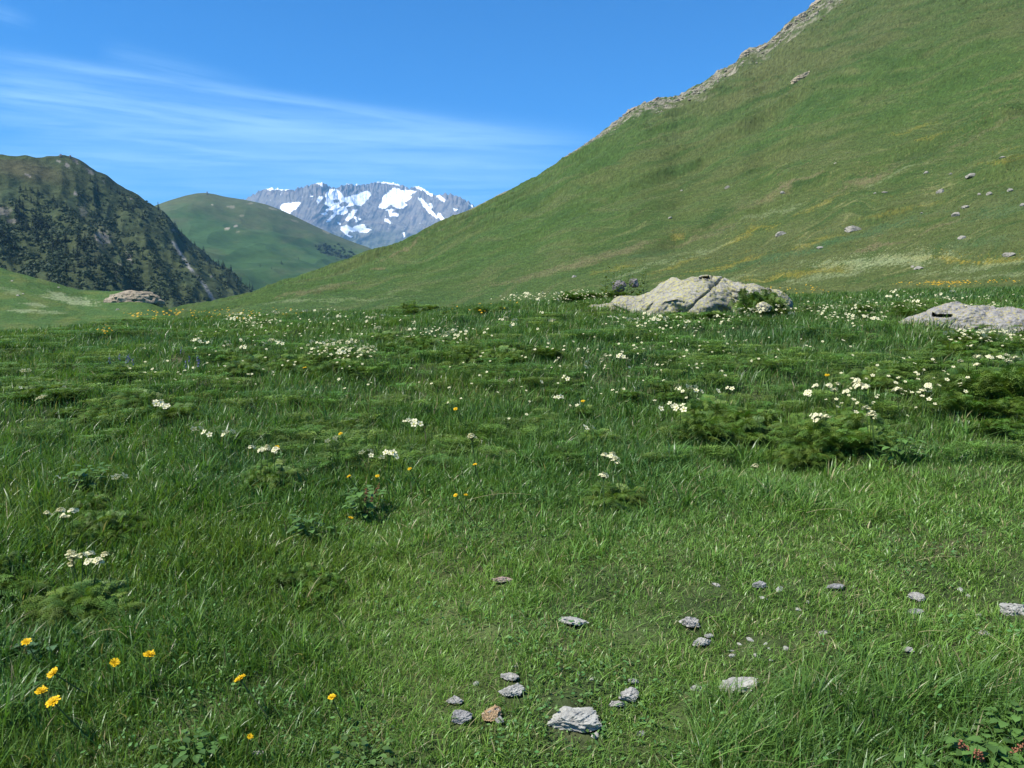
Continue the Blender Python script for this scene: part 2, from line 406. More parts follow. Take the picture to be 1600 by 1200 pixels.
for (px, py, w, h, key, lab, sd) in [(966, 446, 26, 17, 'dark', 'dark purplish boulder behind the left shoulder of the lichen spotted boulder', 5),
                                     (990, 441, 16, 12, 'dark', 'smaller dark rock wedged between the purplish boulder and the lichen spotted boulder', 9),
                                     (1194, 478, 26, 13, 'lichen', 'small lichened rock half hidden in grass under the right end of the large pale boulder', 12)]:
    x, y = on_ground([px], [py + h * 0.8], 0.1); x, y = float(x[0]), float(y[0]); d = math.hypot(x, y)
    if px < 1000: x, y = x / d * (b1d + 1.0), y / d * (b1d + 1.0); d = b1d + 1.0
    W = w * d / FOC; H = h * d / FOC * 1.6
    _, te = pxdir(px, py - h / 2)
    o = link('rock', rock_mesh('rock', sd, (W, W * 0.8, H), RM[key]), None, (x, y, CAMZ + d * float(te) - H * 0.48))
    tag(o, lab, 'rock')

# ------------------------------------------------------------------ hills built as terrain around the view: az x distance
class Hill:
    def __init__(s, sky, base, dfoot, dridge, k, disp, smooth=9, rough=0.0):
        s.sky = curve_az(sky, smooth=smooth); s.base = curve_az(base, smooth=61)
        s.df = dfoot; s.dr = dridge; s.k = k; s.disp = disp; s.rough = rough
    def pos(s, az, t):
        df, dr = s.df(az), s.dr(az); tc = np.clip(t, 0, 1)
        d = df * (dr / df) ** tc
        sk = s.sky(az); b = np.minimum(s.base(az), sk - 0.002)
        te = b + (sk - b) * tc ** s.k
        z = CAMZ + d * te
        over = np.clip(t - 1, 0, None); d2 = d + over * dr * 1.2
        z = z - (d2 - d) * 0.5 * np.clip(over * 6, 0, 1)
        under = np.clip(-t, 0, None); d2 = d2 * (1 - 0.25 * under); z = z - under * (20 + 0.12 * df)
        x, y = np.sin(az) * d2, np.cos(az) * d2
        return x, y, z + s.disp(x, y, az, tc, d)
    def t_at(s, az, te):
        sk = s.sky(az); b = np.minimum(s.base(az), sk - 0.002)
        return np.clip((te - b) / (sk - b), 0.001, 1) ** (1 / s.k)
    def at_px(s, px, py):
        az, te = pxdir(px, py); return s.pos(az, s.t_at(az, te))
    def mesh(s, px0, px1, na, nt, under=True):
        a0, _ = pxdir(px0, 470); a1, _ = pxdir(px1, 470)
        az = np.linspace(float(a0), float(a1), na)
        t = np.linspace(0, 1, nt)
        t = np.concatenate([[-1, -0.5], t, 1 + np.array([0.004, 0.01, 0.02, 0.04, 0.08, 0.14, 0.22, 0.35, 0.5])])
        T, A = np.meshgrid(t, az, indexing='ij')
        return A, T, *s.pos(A, T)

def ell(px, py, cx, cy, rx, ry, ang=0.0, soft=0.6):
    c, sn = math.cos(R(ang)), math.sin(R(ang))
    dx, dy = px - cx, py - cy
    u = (dx * c - dy * sn) / rx; v = (dx * sn + dy * c) / ry
    return sstep(1.0, 1.0 - soft, np.sqrt(u * u + v * v))

# ---- the big green slope on the right
RH_SKY = [(250, 500), (330, 484), (380, 472), (430, 456), (500, 433), (560, 411), (620, 386), (680, 358), (715, 340), (740, 329), (775, 311), (800, 299), (840, 280), (862, 264), (880, 247), (920, 220), (960, 194), (985, 172),
          (1005, 163), (1030, 158), (1060, 154), (1075, 147), (1100, 133), (1125, 116), (1150, 101), (1157, 90), (1166, 83), (1185, 76), (1200, 69), (1222, 50), (1240, 32), (1258, 20), (1275, 8), (1295, -4), (1340, -36), (1450, -100), (1600, -170), (1900, -260), (2700, -330)]
RH_BASE = [(250, 520), (400, 500), (740, 490), (900, 476), (1250, 470), (1600, 458), (2700, 445)]
FOLDS = [((860, 1090, 1330, 1640), (440, 372, 288, 172), 11, .016), ((1060, 1300, 1640), (450, 384, 268), 9, .012), ((820, 1180, 1500, 1640), (345, 232, 110, 40), 13, .012), ((640, 900, 1120), (440, 390, 300), 10, .010), ((1150, 1400, 1640), (170, 130, 60), 12, .012), ((1000, 1300, 1640), (330, 225, 130), 12, .010)]
def rh_disp(x, y, az, t, d):
    g = (x * 0.8 + y * 0.6); h = (-x * 0.6 + y * 0.8)
    f = np.clip(t * 4, 0, 1) * d
    und = 0.011 * fbm(x / 70, y / 70, 3, 31) + 0.020 * ridged(g / 130 + 0.3 * fbm(x / 60, y / 60, 2, 36), h / 30, 3, 37) + 0.0024 * fbm(x / 9, y / 9, 3, 38) + 0.0007 * fbm(x / 1.5, y / 1.5, 2, 39)
    sk = RH.sky(az); b = np.minimum(RH.base(az), sk - 0.002); px, py = proj(np.sin(az), np.cos(az), CAMZ + b + (sk - b) * t ** RH.k)
    for lx, ly, w, amp in FOLDS:
        hh = (py - np.interp(px, lx, ly) + 5 * pn(px / 60, py / 50, 35)) / w
        und = und - 1.1 * amp * hh * np.exp(-hh * hh) * sstep(lx[0] - 60, lx[0] + 120, px) * np.clip(0.7 + 0.8 * pn(px / 90, py / 90, 34), 0.1, 1.3)
    rock = sstep(0.90, 1.0, t) * sstep(0.05, 0.16, az) * 0.005 * np.abs(fbm(x / 7, y / 7, 4, 44))
    return f * (und * (1 - sstep(0.85, 1, t) * 0.75) + rock)
RH = Hill(RH_SKY, RH_BASE, lambda a: np.interp(a, [-0.4, 0, 0.6], [48, 42, 36]), lambda a: np.interp(a, [-0.4, 0, 0.3, 0.7], [330, 380, 430, 430]), 0.92, rh_disp, smooth=5)
# coloured patches on it, the darkest kind painting shade of hollows and creases: kind, cx, cy, rx, ry, tilt(deg up to the right), strength
RH_PATCH = [
 ('yel', 1431, 200, 50, 4, 14, .5), ('yel', 1459, 213, 40, 3, 12, .5), ('yel', 1167, 368, 50, 8, 22, .8), ('yel', 1051, 369, 16, 5, 12, .8), ('yel', 1140, 412, 60, 6, 16, .9), ('yel', 1290, 376, 60, 5, 14, .7), ('yel', 1459, 405, 70, 6, -4, 1.3), ('yel', 1250, 428, 110, 7, 8, .8), ('yel', 1566, 250, 45, 6, 8, .6), ('yel', 1560, 408, 45, 7, 6, .8), ('yel', 1290, 318, 50, 4, 18, .6), ('yel', 1060, 416, 50, 5, 18, .6), ('yel', 1400, 330, 90, 4, 14, .4), ('yel', 1230, 300, 50, 3, 22, .4), ('yel', 960, 420, 40, 4, 14, .5),
 ('whi', 1380, 408, 120, 13, 4, 1.0), ('whi', 1310, 426, 90, 6, 12, .9), ('whi', 1223, 330, 40, 3, 20, .6), ('whi', 1544, 416, 110, 5, 7, .8), ('whi', 1400, 272, 60, 3, 20, .7), ('whi', 1094, 396, 70, 4, 22, .7), ('whi', 1010, 417, 70, 5, 20, .7), ('whi', 1195, 335, 40, 4, 24, .6), ('whi', 1560, 432, 80, 4, 4, .8), ('whi', 1150, 436, 50, 4, 10, .5), ('whi', 470, 470, 60, 3, 4, .6), ('whi', 560, 468, 80, 3, 2, .5), ('whi', 620, 457, 40, 3, 10, .4),
 ('tan', 1390, 265, 110, 7, 25, .9), ('tan', 1250, 282, 45, 5, 22, 1.0), ('tan', 1215, 305, 60, 8, 22, .6), ('tan', 1130, 340, 60, 10, 28, .6), ('tan', 1540, 205, 110, 6, 24, .5), ('tan', 1364, 386, 60, 4, 14, .9), ('tan', 1480, 350, 60, 4, 20, .7), ('tan', 1090, 372, 90, 7, 18, .6), ('tan', 960, 395, 110, 8, 15, .7), ('tan', 1040, 212, 80, 3, 16, .3), ('tan', 1240, 200, 60, 3, 12, .4), ('tan', 500, 452, 90, 5, 12, .6), ('tan', 640, 385, 70, 3, 25, .8), ('tan', 590, 420, 20, 3, 5, .8), ('tan', 860, 425, 140, 7, 13, .6),
 ('dar', 1225, 143, 45, 7, 18, 1), ('dar', 1403, 118, 40, 8, 10, .8), ('dar', 1360, 150, 40, 9, 22, .6), ('dar', 1260, 286, 45, 8, 25, 1.0), ('dar', 1430, 245, 70, 9, 24, .9), ('dar', 1120, 340, 50, 12, 24, 1.0), ('dar', 950, 385, 60, 7, 10, .6), ('dar', 1010, 395, 80, 8, 10, .6), ('dar', 1290, 215, 90, 6, 14, .5), ('dar', 1060, 290, 130, 5, 25, .5),
 ('teal', 1330, 372, 170, 11, 17, .9), ('teal', 1560, 330, 80, 16, 14, .7), ('teal', 1180, 410, 110, 8, 14, .8), ('teal', 1520, 380, 90, 14, 8, .6), ('teal', 1000, 400, 60, 8, 8, .5)]
PCOL = {'yel': (0.19, 0.155, 0.024), 'whi': (0.175, 0.20, 0.095), 'tan': (0.118, 0.104, 0.050), 'dar': (0.028, 0.055, 0.013), 'teal': (0.040, 0.085, 0.033)}
def rh_colour(px, py, x, y, t, az):
    c = np.broadcast_to(np.array([0.045, 0.079, 0.019]), px.shape + (3,))
    big = fbm(x / 55, y / 55, 4, 71)
    c = mixc(c, (0.061, 0.080, 0.023), sstep(-0.2, 0.7, big))
    c = mixc(c, (0.072, 0.080, 0.031), sstep(0.45, 1.0, t + 0.25 * big) * 0.75 * sstep(900, 1250, px))
    c = mixc(c, (0.070, 0.080, 0.026), sstep(0.45, 0.1, t + 0.1 * big) * 0.6 * sstep(950, 1150, px))
    g, h = px * 0.95 - py * 0.3, px * 0.3 + py * 0.95
    h = h + 26 * fbm(g / 210, h / 90, 3, 72)
    st = fbm(g / 110, h / 10, 4, 77)  # turf mottling, contrast raised to paint in the relief shading
    c = mixc(c, (0.078, 0.090, 0.032), sstep(0.05, 0.6, st) * 0.6)
    c = mixc(c, (0.034, 0.066, 0.016), sstep(0.05, 0.6, -st) * 0.75)
    low = sstep(0.62, 0.2, t + 0.12 * big) * sstep(800, 1050, px)
    flow = fbm(g / 190, h / 17, 3, 86)
    line = sstep(0.055, 0.0, np.abs(flow - 0.05)) * np.clip(0.4 + 1.2 * fbm(g / 60, h / 30, 3, 87), 0, 1)
    c = mixc(c, (0.155, 0.155, 0.060), line * (0.2 + 0.6 * low))
    line2 = sstep(0.06, 0.0, np.abs(flow + 0.09)) * np.clip(0.4 + 1.2 * fbm(g / 70, h / 30, 3, 88), 0, 1)
    c = mixc(c, (0.026, 0.050, 0.014), line2 * (0.45 + 0.3 * low))
    brk = 0.75 * fbm(g / 34, h / 2.6, 4, 78) + 0.7 * fbm(px / 3.0, py / 2.0, 2, 79)
    wx, wy = px + 22 * fbm(px / 50, py / 30, 3, 73), py + 5 * fbm(px / 60, py / 20, 3, 74)
    for kind, cx, cy, rx, ry, an, a in RH_PATCH:
        m = ell(wx, wy, cx, cy, rx * 1.6, ry * 1.35, an, 1.0)
        q = sstep(0.30, 0.9, m + brk * (0.95 if kind in ('yel', 'whi') else 0.6)) * np.minimum(m * 4, 1) * min(a, 1)
        c = mixc(c, PCOL[kind], q * (0.9 if kind in ('tan', 'dar') else 0.62 if a < 1 else 0.75 if a == 1 else 0.95))
    # broken grey rock along the ridge
    edge = sstep(0.915, 0.985, t + 0.06 * fbm(x / 14, y / 14, 3, 81) + 0.02 * brk) * sstep(0.0, 0.09, az) * np.clip(0.35 + 1.5 * fbm(x / 5, y / 5, 3, 82) + 0.5 * brk, 0, 1)
    low = sstep(0.955, 1.0, t + 0.02 * brk) * sstep(-0.12, 0.0, az) * (1 - sstep(0.0, 0.12, az)) * 0.7
    c = mixc(c, (0.22, 0.20, 0.145), np.clip(edge * 1.3 + low, 0, 1))
    c = mixc(c, (0.11, 0.10, 0.085), sstep(0.2, 0.6, fbm(x / 5, y / 5, 3, 84)) * np.clip(edge * 1.2, 0, 1) * 0.8)
    fine = 1 + 0.5 * fbm(px / 2.0, py / 1.7, 2, 85) + 0.25 * fbm(px / 6, py / 3, 2, 89)
    return np.clip(c * fine[..., None], 0.005, 1)
A, T, X, Y, Z = RH.mesh(200, 2600, 1500, 560)
pX, pY = proj(X, Y, Z)
C = rh_colour(pX, pY, X, Y, np.clip(T, 0, 1), A)
me = mesh_np('hill', np.stack([X, Y, Z], -1).reshape(-1, 3), grid_quads(*X.shape), None, C.reshape(-1, 3), True, M_HILL)
tag(link('hill', me), 'long green slope streaked with flowers rising on the right', None, None, 'structure')

# tussocks: little closed mounds of turf, uncountable
def mounds(hill, n, region, colour, size, name, lab):
    p = np.stack([rng.uniform(region[0], region[2], n), rng.uniform(region[1], region[3], n)], 1)
    az, te = pxdir(p[:, 0], p[:, 1]); sk = hill.sky(az); ok = (te < sk - 0.004) & (te > hill.base(az) + 0.002); az, te, p = az[ok], te[ok], p[ok]; n = len(az)
    t = hill.t_at(az, te); x, y, z = hill.pos(az, t); d = np.hypot(x, y)
    r = d * size * rng.uniform(.6, 1.5, n); hh = r * rng.uniform(.35, .8, n); th = rng.uniform(0, 6.28, n); V = []
    for k in range(5):
        a = th + k * 1.2566; q = rng.uniform(.7, 1.3, n); V.append(np.stack([x + np.cos(a) * r * q, y + np.sin(a) * r * q, z - 0.6 * r], 1))
    V.append(np.stack([x + .3 * r, y, z + hh], 1)); V = np.stack(V, 1).reshape(-1, 3); b = np.arange(n)[:, None] * 6
    T = np.concatenate([b + np.array([k, (k + 1) % 5, 5]) for k in range(5)])
    c = colour(p[:, 0], p[:, 1], x, y, t, az) * rng.uniform(.72, 1.35, (n, 1))
    tag(link(name, mesh_np(name, V, None, T, np.repeat(np.clip(c, .004, 1), 6, 0), True, M_HILL)), lab, None, None, 'stuff')
mounds(RH, 130000, (330, 0, 1760, 480), rh_colour, 0.0011, 'slope_grass', 'short tussocky grass covering the right slope')
# loose rubble below the ridge
n = 1500; az = rng.uniform(float(pxdir(880, 300)[0]), float(pxdir(1500, 100)[0]), n); t = 1 - np.abs(rng.normal(0, .035, n)) - 0.004
x, y, z = RH.pos(az, t); d = np.hypot(x, y); mb = MB()
for i in range(n):
    q = rng.normal(size=(6, 3)) * .25 + np.array([[1, 0, 0], [-1, 0, 0], [0, 1, 0], [0, -1, 0], [0, 0, .7], [0, 0, -.7]])
    mb.add(np.array([x[i], y[i], z[i]]) + q * d[i] * 0.0016 * rng.uniform(.4, 1.6), None, [(0, 2, 4), (2, 1, 4), (1, 3, 4), (3, 0, 4), (2, 0, 5), (1, 2, 5), (3, 1, 5), (0, 3, 5)], np.array([.25, .225, .17]) * rng.uniform(.6, 1.2))
tag(link('rubble', mb.mesh('rubble', M_BARK)), 'broken rock rubble strewn below the right skyline', None, None, 'stuff')

# boulders scattered on the slope
SLOPE = [(1220, 376, 18, 9, 'pale flat boulder low on the right slope left of a long grey one'), (1330, 371, 28, 11, 'long pale boulder with a mossy right end low on the right slope'), (1136, 301, 9, 6, 'small white boulder above the brown slip on the right slope'),
 (1515, 297, 17, 8, 'tilted white boulder with a dark underside high near the right edge'), (1468, 317, 12, 8, 'grey boulder left of and below the tilted white boulder on the slope'), (1545, 322, 10, 6, 'round grey boulder below the tilted white boulder on the slope'), (1529, 324, 6, 4, 'tiny pale boulder just left of the round grey boulder'),
 (1576, 315, 10, 6, 'pale boulder right of the round grey boulder on the slope'), (1493, 352, 14, 8, 'pale rock at the end of a bare brown strip on the right slope'), (1506, 342, 13, 5, 'flat pale rock just above the bare brown strip on the right slope'), (1575, 405, 18, 8, 'low white boulder near the right edge just above the meadow crest'), (1502, 384, 12, 6, 'flat grey boulder in green grass above the white flower bands'),
 (1281, 397, 11, 5, 'small pale boulder below and between the two long boulders on the slope'), (1435, 424, 14, 6, 'pale boulder in the white flower band just above the meadow crest'), (1381, 325, 9, 4, 'small white boulder in mid slope left of the grey boulder'), (1047, 351, 8, 4, 'small pale boulder low on the slope above the lichen spotted boulder'), (1222, 321, 9, 5, 'small pale boulder at the lower end of the brown slip'),
 (1446, 289, 8, 5, 'dull grey boulder left of the tilted white boulder'), (1563, 284, 9, 4, 'flat pale boulder above the round grey boulder near the right edge'), (1439, 350, 6, 3, 'tiny white boulder left of the bare brown strip'), (1597, 338, 9, 6, 'grey boulder cut by the right edge of the slope'), (1304, 282, 6, 3, 'tiny white boulder beside the upper end of the brown slip'),
 (1064, 315, 5, 3, 'tiny white boulder in smooth grass left of the brown slip'), (1000, 262, 5, 3, 'tiny lone white stone high in smooth grass left of centre on the slope'), (897, 437, 9, 5, 'small pale boulder at the slope foot left of the purplish boulder'), (1425, 423, 6, 4, 'tiny pale stone touching the left of the boulder in the white flower band'), (1366, 327, 5, 3, 'tiny stone left of the small white boulder in mid slope'),
 (1484, 290, 5, 3, 'tiny stone between the dull grey and the tilted white boulders')]
for i, (px, py, w, h, lab) in enumerate(SLOPE):
    x, y, z = RH.at_px(px, py + h * 0.4); x, y, z = float(x), float(y), float(z); d = math.hypot(x, y); W, H = w * .9 * d / FOC, h * d / FOC * 1.1
    o = link('slope_boulder', rock_mesh('slope_boulder', 300 + i, (W, W * 0.8, H), RM['slope'], 3, 10), None, (x, y, z + H * 0.08))
    o.rotation_euler = (0, R(-8), random.uniform(-.4, .4)); tag(o, lab, 'boulder', 'boulders strewn over the right slope')
# bare rock outcrops: slip scar and crest crags
def crag(px, py, w, h, hill, mat, seed, lab, name='rock_outcrop', tilt=0.0, sink=0.3, group=None, cuts=9):
    x, y, z = hill.at_px(px, py); x, y, z = float(x), float(y), float(z); d = math.hypot(x, y); W, H = w * d / FOC, h * d / FOC
    o = link(name, rock_mesh(name, seed, (W, W * 0.55, H * 1.5), mat, 4, cuts, 0.10), None, (x, y, z + H * (0.5 - sink)))
    o.rotation_euler = (0, R(-tilt), -math.atan2(x, y)); return tag(o, lab, 'outcrop', group)
crag(1250, 129, 34, 8, RH, RM['crag'], 411, 'bare tan rock scar alone high on the right slope', tilt=25)
CRG = [(1165, 86, 34, 16, 'dark'), (1190, 80, 36, 13, 'lit'), (1213, 64, 30, 15, 'lit'), (1232, 46, 26, 16, 'lit'), (1252, 32, 34, 18, 'lit'), (1275, 12, 36, 16, 'lit'), (1240, 58, 26, 9, 'lit'), (1120, 125, 30, 8, 'lit'), (1085, 145, 30, 7, 'lit'), (1020, 160, 44, 8, 'dark'), (985, 176, 40, 9, 'dark'), (1205, 82, 26, 7, 'lit'), (1140, 118, 24, 7, 'lit')]
LBL = ['dark jutting crag that notches the right skyline', 'pale crag right of the dark jutting crag on the skyline', 'pale broken crag on the skyline above the dark notch', 'steep pale crag higher up the right skyline', 'wide pale crag near the top of the right skyline', 'topmost pale crag where the skyline leaves the picture', 'pale slab just under the steep skyline crag', 'low pale ledge on the skyline below the dark crag', 'low pale ledge where the skyline starts to flatten', 'dark rock crown of the rounded skyline shoulder', 'dark rock flank left of the rounded skyline shoulder', 'pale slab just under the dark jutting crag', 'low pale slab left below the dark jutting crag']
for i, (px, py, w, h, kd) in enumerate(CRG):
    crag(px, py + 4, w * .62, h * .42, RH, RM['crag'], 430 + i, LBL[i], tilt=33, sink=0.42, group='crags along the right skyline')

# ---- the near grassy slope at the left
LS = Hill([(-700, 330), (-200, 385), (-60, 408), (0, 419), (40, 429), (80, 442), (105, 451), (130, 457), (165, 456.5), (190, 456), (215, 457), (235, 463), (255, 474), (275, 490), (320, 510)],
          [(-700, 560), (0, 540), (300, 520)], lambda a: 55 + 0 * a, lambda a: np.interp(a, [-0.7, -0.45], [150, 120]), 0.9,
          lambda x, y, az, t, d: d * (0.006 * fbm(x / 14, y / 14, 4, 51) + 0.0006 * fbm(x / 1, y / 1, 2, 55)) * np.clip(t * 4, 0, 1), smooth=9)
A, T, X, Y, Z = LS.mesh(-500, 330, 420, 200)
pX, pY = proj(X, Y, Z)
def ls_colour(pX, pY):
    c = np.broadcast_to(np.array([0.05, 0.095, 0.024]), pX.shape + (3,))
    c = mixc(c, (0.085, 0.115, 0.03), sstep(-0.2, 0.6, fbm(pX / 40, pY / 12, 3, 52)))
    brk = 0.8 * fbm(pX / 20, pY / 2.6, 4, 53) + 0.7 * fbm(pX / 4, pY / 2, 3, 56)
    for cx, cy, rx, ry, an, a in [(105, 466, 44, 6, -8, 1), (120, 472, 38, 5, -6, 1), (60, 476, 22, 4, -4, .8), (40, 486, 30, 3, 0, .8), (75, 488, 30, 2.5, 0, .6), (15, 455, 25, 4, -14, .5), (90, 458, 30, 2.5, -14, .6)]:
        m = ell(pX + 14 * fbm(pX / 30, pY / 9, 2, 57), pY, cx, cy, rx * 1.5, ry * 1.9, an, 1.0); c = mixc(c, (0.17, 0.205, 0.10), sstep(0.25, 0.85, m + 0.8 * brk) * np.minimum(m * 4, 1) * a)
    return c * (1 + 0.45 * fbm(pX / 2, pY / 1.8, 2, 54))[..., None]
C = ls_colour(pX, pY)
me = mesh_np('grassy_slope', np.stack([X, Y, Z], -1).reshape(-1, 3), grid_quads(*X.shape), None, np.clip(C, 0.005, 1).reshape(-1, 3), True, M_HILL)
tag(link('terrain', me), 'green grassy bank with pale patches falling from the left edge', None, None, 'structure')
o = crag(211, 472, 78, 26, LS, RM['crag'], 77, 'bare tan rock knoll at the end of the left grassy bank', 'rock_knoll', sink=0.66, cuts=0)
for i, (px, py, w, lab) in enumerate([(19, 443, 4, 'small white stone nearest the left edge on the left bank'), (36, 459, 4, 'small white stone right of the edge stone on the left bank'), (92, 453, 4, 'small pale stone near the brow of the left bank'), (28, 462, 5, 'pale stone in the lower part of the left bank'), (184, 484, 7, 'pale stone at the foot of the tan rock knoll')]):
    x, y, z = LS.at_px(px, py); x, y, z = float(x), float(y), float(z); W = w * math.hypot(x, y) / FOC
    tag(link('slope_boulder', rock_mesh('slope_boulder', 360 + i, (W, W * .8, W * .7), RM['slope'], 3, 10), None, (x, y, z)), lab, 'boulder', 'stones on the left bank')

# ---- the dark wooded hill at the left
DH_SKY = [(-700, 300), (-200, 246), (0, 242), (60, 244), (95, 243.5), (112, 244), (125, 250), (150, 266), (165, 273), (180, 284), (215, 307), (235, 320), (255, 331), (285, 364), (310, 386), (340, 414), (370, 440), (400, 462), (440, 490), (480, 520)]
def dh_disp(x, y, az, t, d):
    e = np.clip(t * 3, 0, 1) * (1 - 0.72 * sstep(0.85, 1, t))
    return e * (20 * fbm(x / 190, y / 190, 4, 61) + 12 * ridged(az * 14 + 0.4 * t, t * 1.6, 3, 62) + 3.2 * fbm(x / 26, y / 26, 3, 63)) + (1 - e) * 1.6 * fbm(x / 14, y / 14, 2, 64)
DH = Hill(DH_SKY, [(-700, 560), (480, 530)], lambda a: 480 + 0 * a, lambda a: np.interp(a, [-0.7, -0.55, -0.42, -0.3], [880, 900, 980, 1080]), 1.0, dh_disp, smooth=5)
A, T, X, Y, Z = DH.mesh(-420, 470, 620, 420)
pX, pY = proj(X, Y, Z)
def dh_colour(pX, pY, t):
    c = np.broadcast_to(np.array([0.052, 0.066, 0.028]), pX.shape + (3,))
    w = fbm(pX / 35, pY / 25, 4, 65)
    c = mixc(c, (0.038, 0.056, 0.026), sstep(0, 0.6, w))
    c = mixc(c, (0.072, 0.066, 0.033), ell(pX, pY, 40, 265, 110, 26, -12, 0.9) * 0.8)
    c = mixc(c, (0.060, 0.085, 0.028), ell(pX, pY, 20, 245, 60, 6, 0, 0.9) * 0.9)
    c = mixc(c, (0.075, 0.082, 0.045), ell(pX, pY, 150, 380, 45, 70, -25, 0.9) * 0.6)
    brk = 0.6 * fbm(pX / 7, pY / 7, 3, 66) + 0.5 * fbm(pX / 2.5, pY / 2.5, 2, 67)
    def rk(cx, cy, rx, ry, an, a, col=(0.19, 0.172, 0.14)):
        nonlocal c
        m = ell(pX, pY, cx, cy, rx, ry, an, 0.9); c = mixc(c, col, sstep(0.45, 0.85, m + 0.8 * brk) * np.minimum(m * 4, 1) * a)
    for q in [(105, 258, 10, 7, -40, 1), (118, 252, 12, 5, -35, .9), (140, 268, 14, 6, -38, .8), (92, 252, 10, 4, -30, .8), (44, 274, 9, 4, -20, 1), (118, 303, 9, 6, -30, 1), (205, 309, 8, 5, -30, 1), (163, 284, 8, 4, -40, .6), (160, 372, 24, 22, -40, .8), (200, 400, 14, 16, -40, .9), (204, 408, 10, 6, -50, 1), (185, 420, 10, 20, -30, .5), (257, 327, 9, 3, 0, 1.0), (252, 338, 8, 3, 0, .8), (277, 351, 8, 3, -30, .8), (272, 360, 6, 4, 0, .8), (287, 360, 6, 4, -40, .8), (300, 378, 6, 3, -40, .8), (322, 408, 5, 3, 20, .7), (5, 330, 25, 14, 0, .7), (20, 345, 16, 8, 0, .7), (330, 432, 5, 3, 0, .6), (356, 440, 4, 2.5, 0, .6), (180, 268, 8, 6, -45, .7), (235, 325, 6, 4, -40, .7), (130, 330, 14, 20, -30, .4), (340, 455, 3, 9, 8, .8)]: rk(*q)
    # the pale scree gully
    g = np.interp(pY, [378, 395, 420, 435, 450, 468], [270, 281, 297, 312, 322, 333])
    m = sstep(4.6, 1.6, np.abs(pX - g + 1.5 * fbm(pY / 5, pY / 9, 2, 69))) * ((pY > 377) & (pY < 470)) * (1 - 0.8 * ell(pX, pY, 305, 428, 9, 6, 0, .7))
    c = mixc(c, (0.25, 0.24, 0.215), m * np.clip(0.75 + 0.7 * brk, 0, 1))
    return np.clip(c, 0.004, 1)
me = mesh_np('dark_hill', np.stack([X, Y, Z], -1).reshape(-1, 3), grid_quads(*X.shape), None, dh_colour(pX, pY, T).reshape(-1, 3), True, M_DARK)
tag(link('hill', me), 'steep dark heath and rock hill at the left', None, None, 'structure')

# low scrub on it (uncountable)
def scrub(hill, n, region, dens, size, cols, name, lab, blobs=16):
    p = np.stack([rng.uniform(region[0], region[2], n), rng.uniform(region[1], region[3], n)], 1)
    az, te = pxdir(p[:, 0], p[:, 1]); ok = (te < hill.sky(az) - 0.002) & (rng.random(n) < dens(p[:, 0], p[:, 1])); az, te, p = az[ok], te[ok], p[ok]; n = len(az)
    x, y, z = hill.pos(az, hill.t_at(az, te))
    s = size * rng.uniform(0.45, 1.4, n)
    dirs = rng.normal(size=(n, blobs, 3)); dirs[..., 2] = np.abs(dirs[..., 2]) * 0.9; dirs /= np.linalg.norm(dirs, axis=-1, keepdims=True)
    cen = np.stack([x, y, z], 1)[:, None] + dirs * (s[:, None, None] * np.array([1.1, 1.1, 0.8])) * rng.uniform(0.6, 1.05, (n, blobs, 1))
    nrm = dirs + rng.normal(0, .4, dirs.shape); nrm /= np.linalg.norm(nrm, axis=-1, keepdims=True)
    a = np.cross(nrm, rng.normal(size=nrm.shape)); a /= np.linalg.norm(a, axis=-1, keepdims=True); b = np.cross(nrm, a)
    r = (s[:, None, None] * 0.52)
    tri = np.stack([cen + a * r, cen - a * r * .6 + b * r * .9, cen - a * r * .6 - b * r * .9], 2).reshape(-1, 3)
    ci = rng.random(n)[:, None]; c = np.asarray(cols[0]) * (1 - ci) + np.asarray(cols[1]) * ci
    c = np.repeat(c, blobs, 0) * rng.uniform(0.8, 1.2, (n * blobs, 1)); c = np.repeat(c, 3, 0)
    me = mesh_np(name, tri, None, np.arange(len(tri)).reshape(-1, 3), c, False, M_TREE)
    tag(link(name, me), lab, None, None, 'stuff')
def dh_d(px, py):
    k = sstep(-0.25, 0.35, fbm(px / 26, py / 18, 4, 65 + 3)) * 0.9 + 0.06
    k = k * sstep(15, 75, py - (250 + 0.1 * np.abs(px - 60)) - np.where(px < 120, 25, 0))
    k = k * (1 - 0.8 * ell(px, py, 160, 385, 35, 60, -30, 0.7)) * (1 - 0.9 * ell(px, py, 10, 335, 25, 16, 0, .6)) * (1 - 0.8 * ell(px, py, 60, 262, 90, 24, -10, .7))
    g = np.interp(py, [378, 395, 420, 435, 450, 468], [270, 281, 297, 312, 322, 333])
    return k * np.where((np.abs(px - g + 1) < 8) & (py > 374), 0.0, 1)
scrub(DH, 17000, (-150, 250, 440, 480), dh_d, 1.7, ((0.036, 0.058, 0.027), (0.054, 0.076, 0.034)), 'scrub', 'low dark scrub patching the left hill')

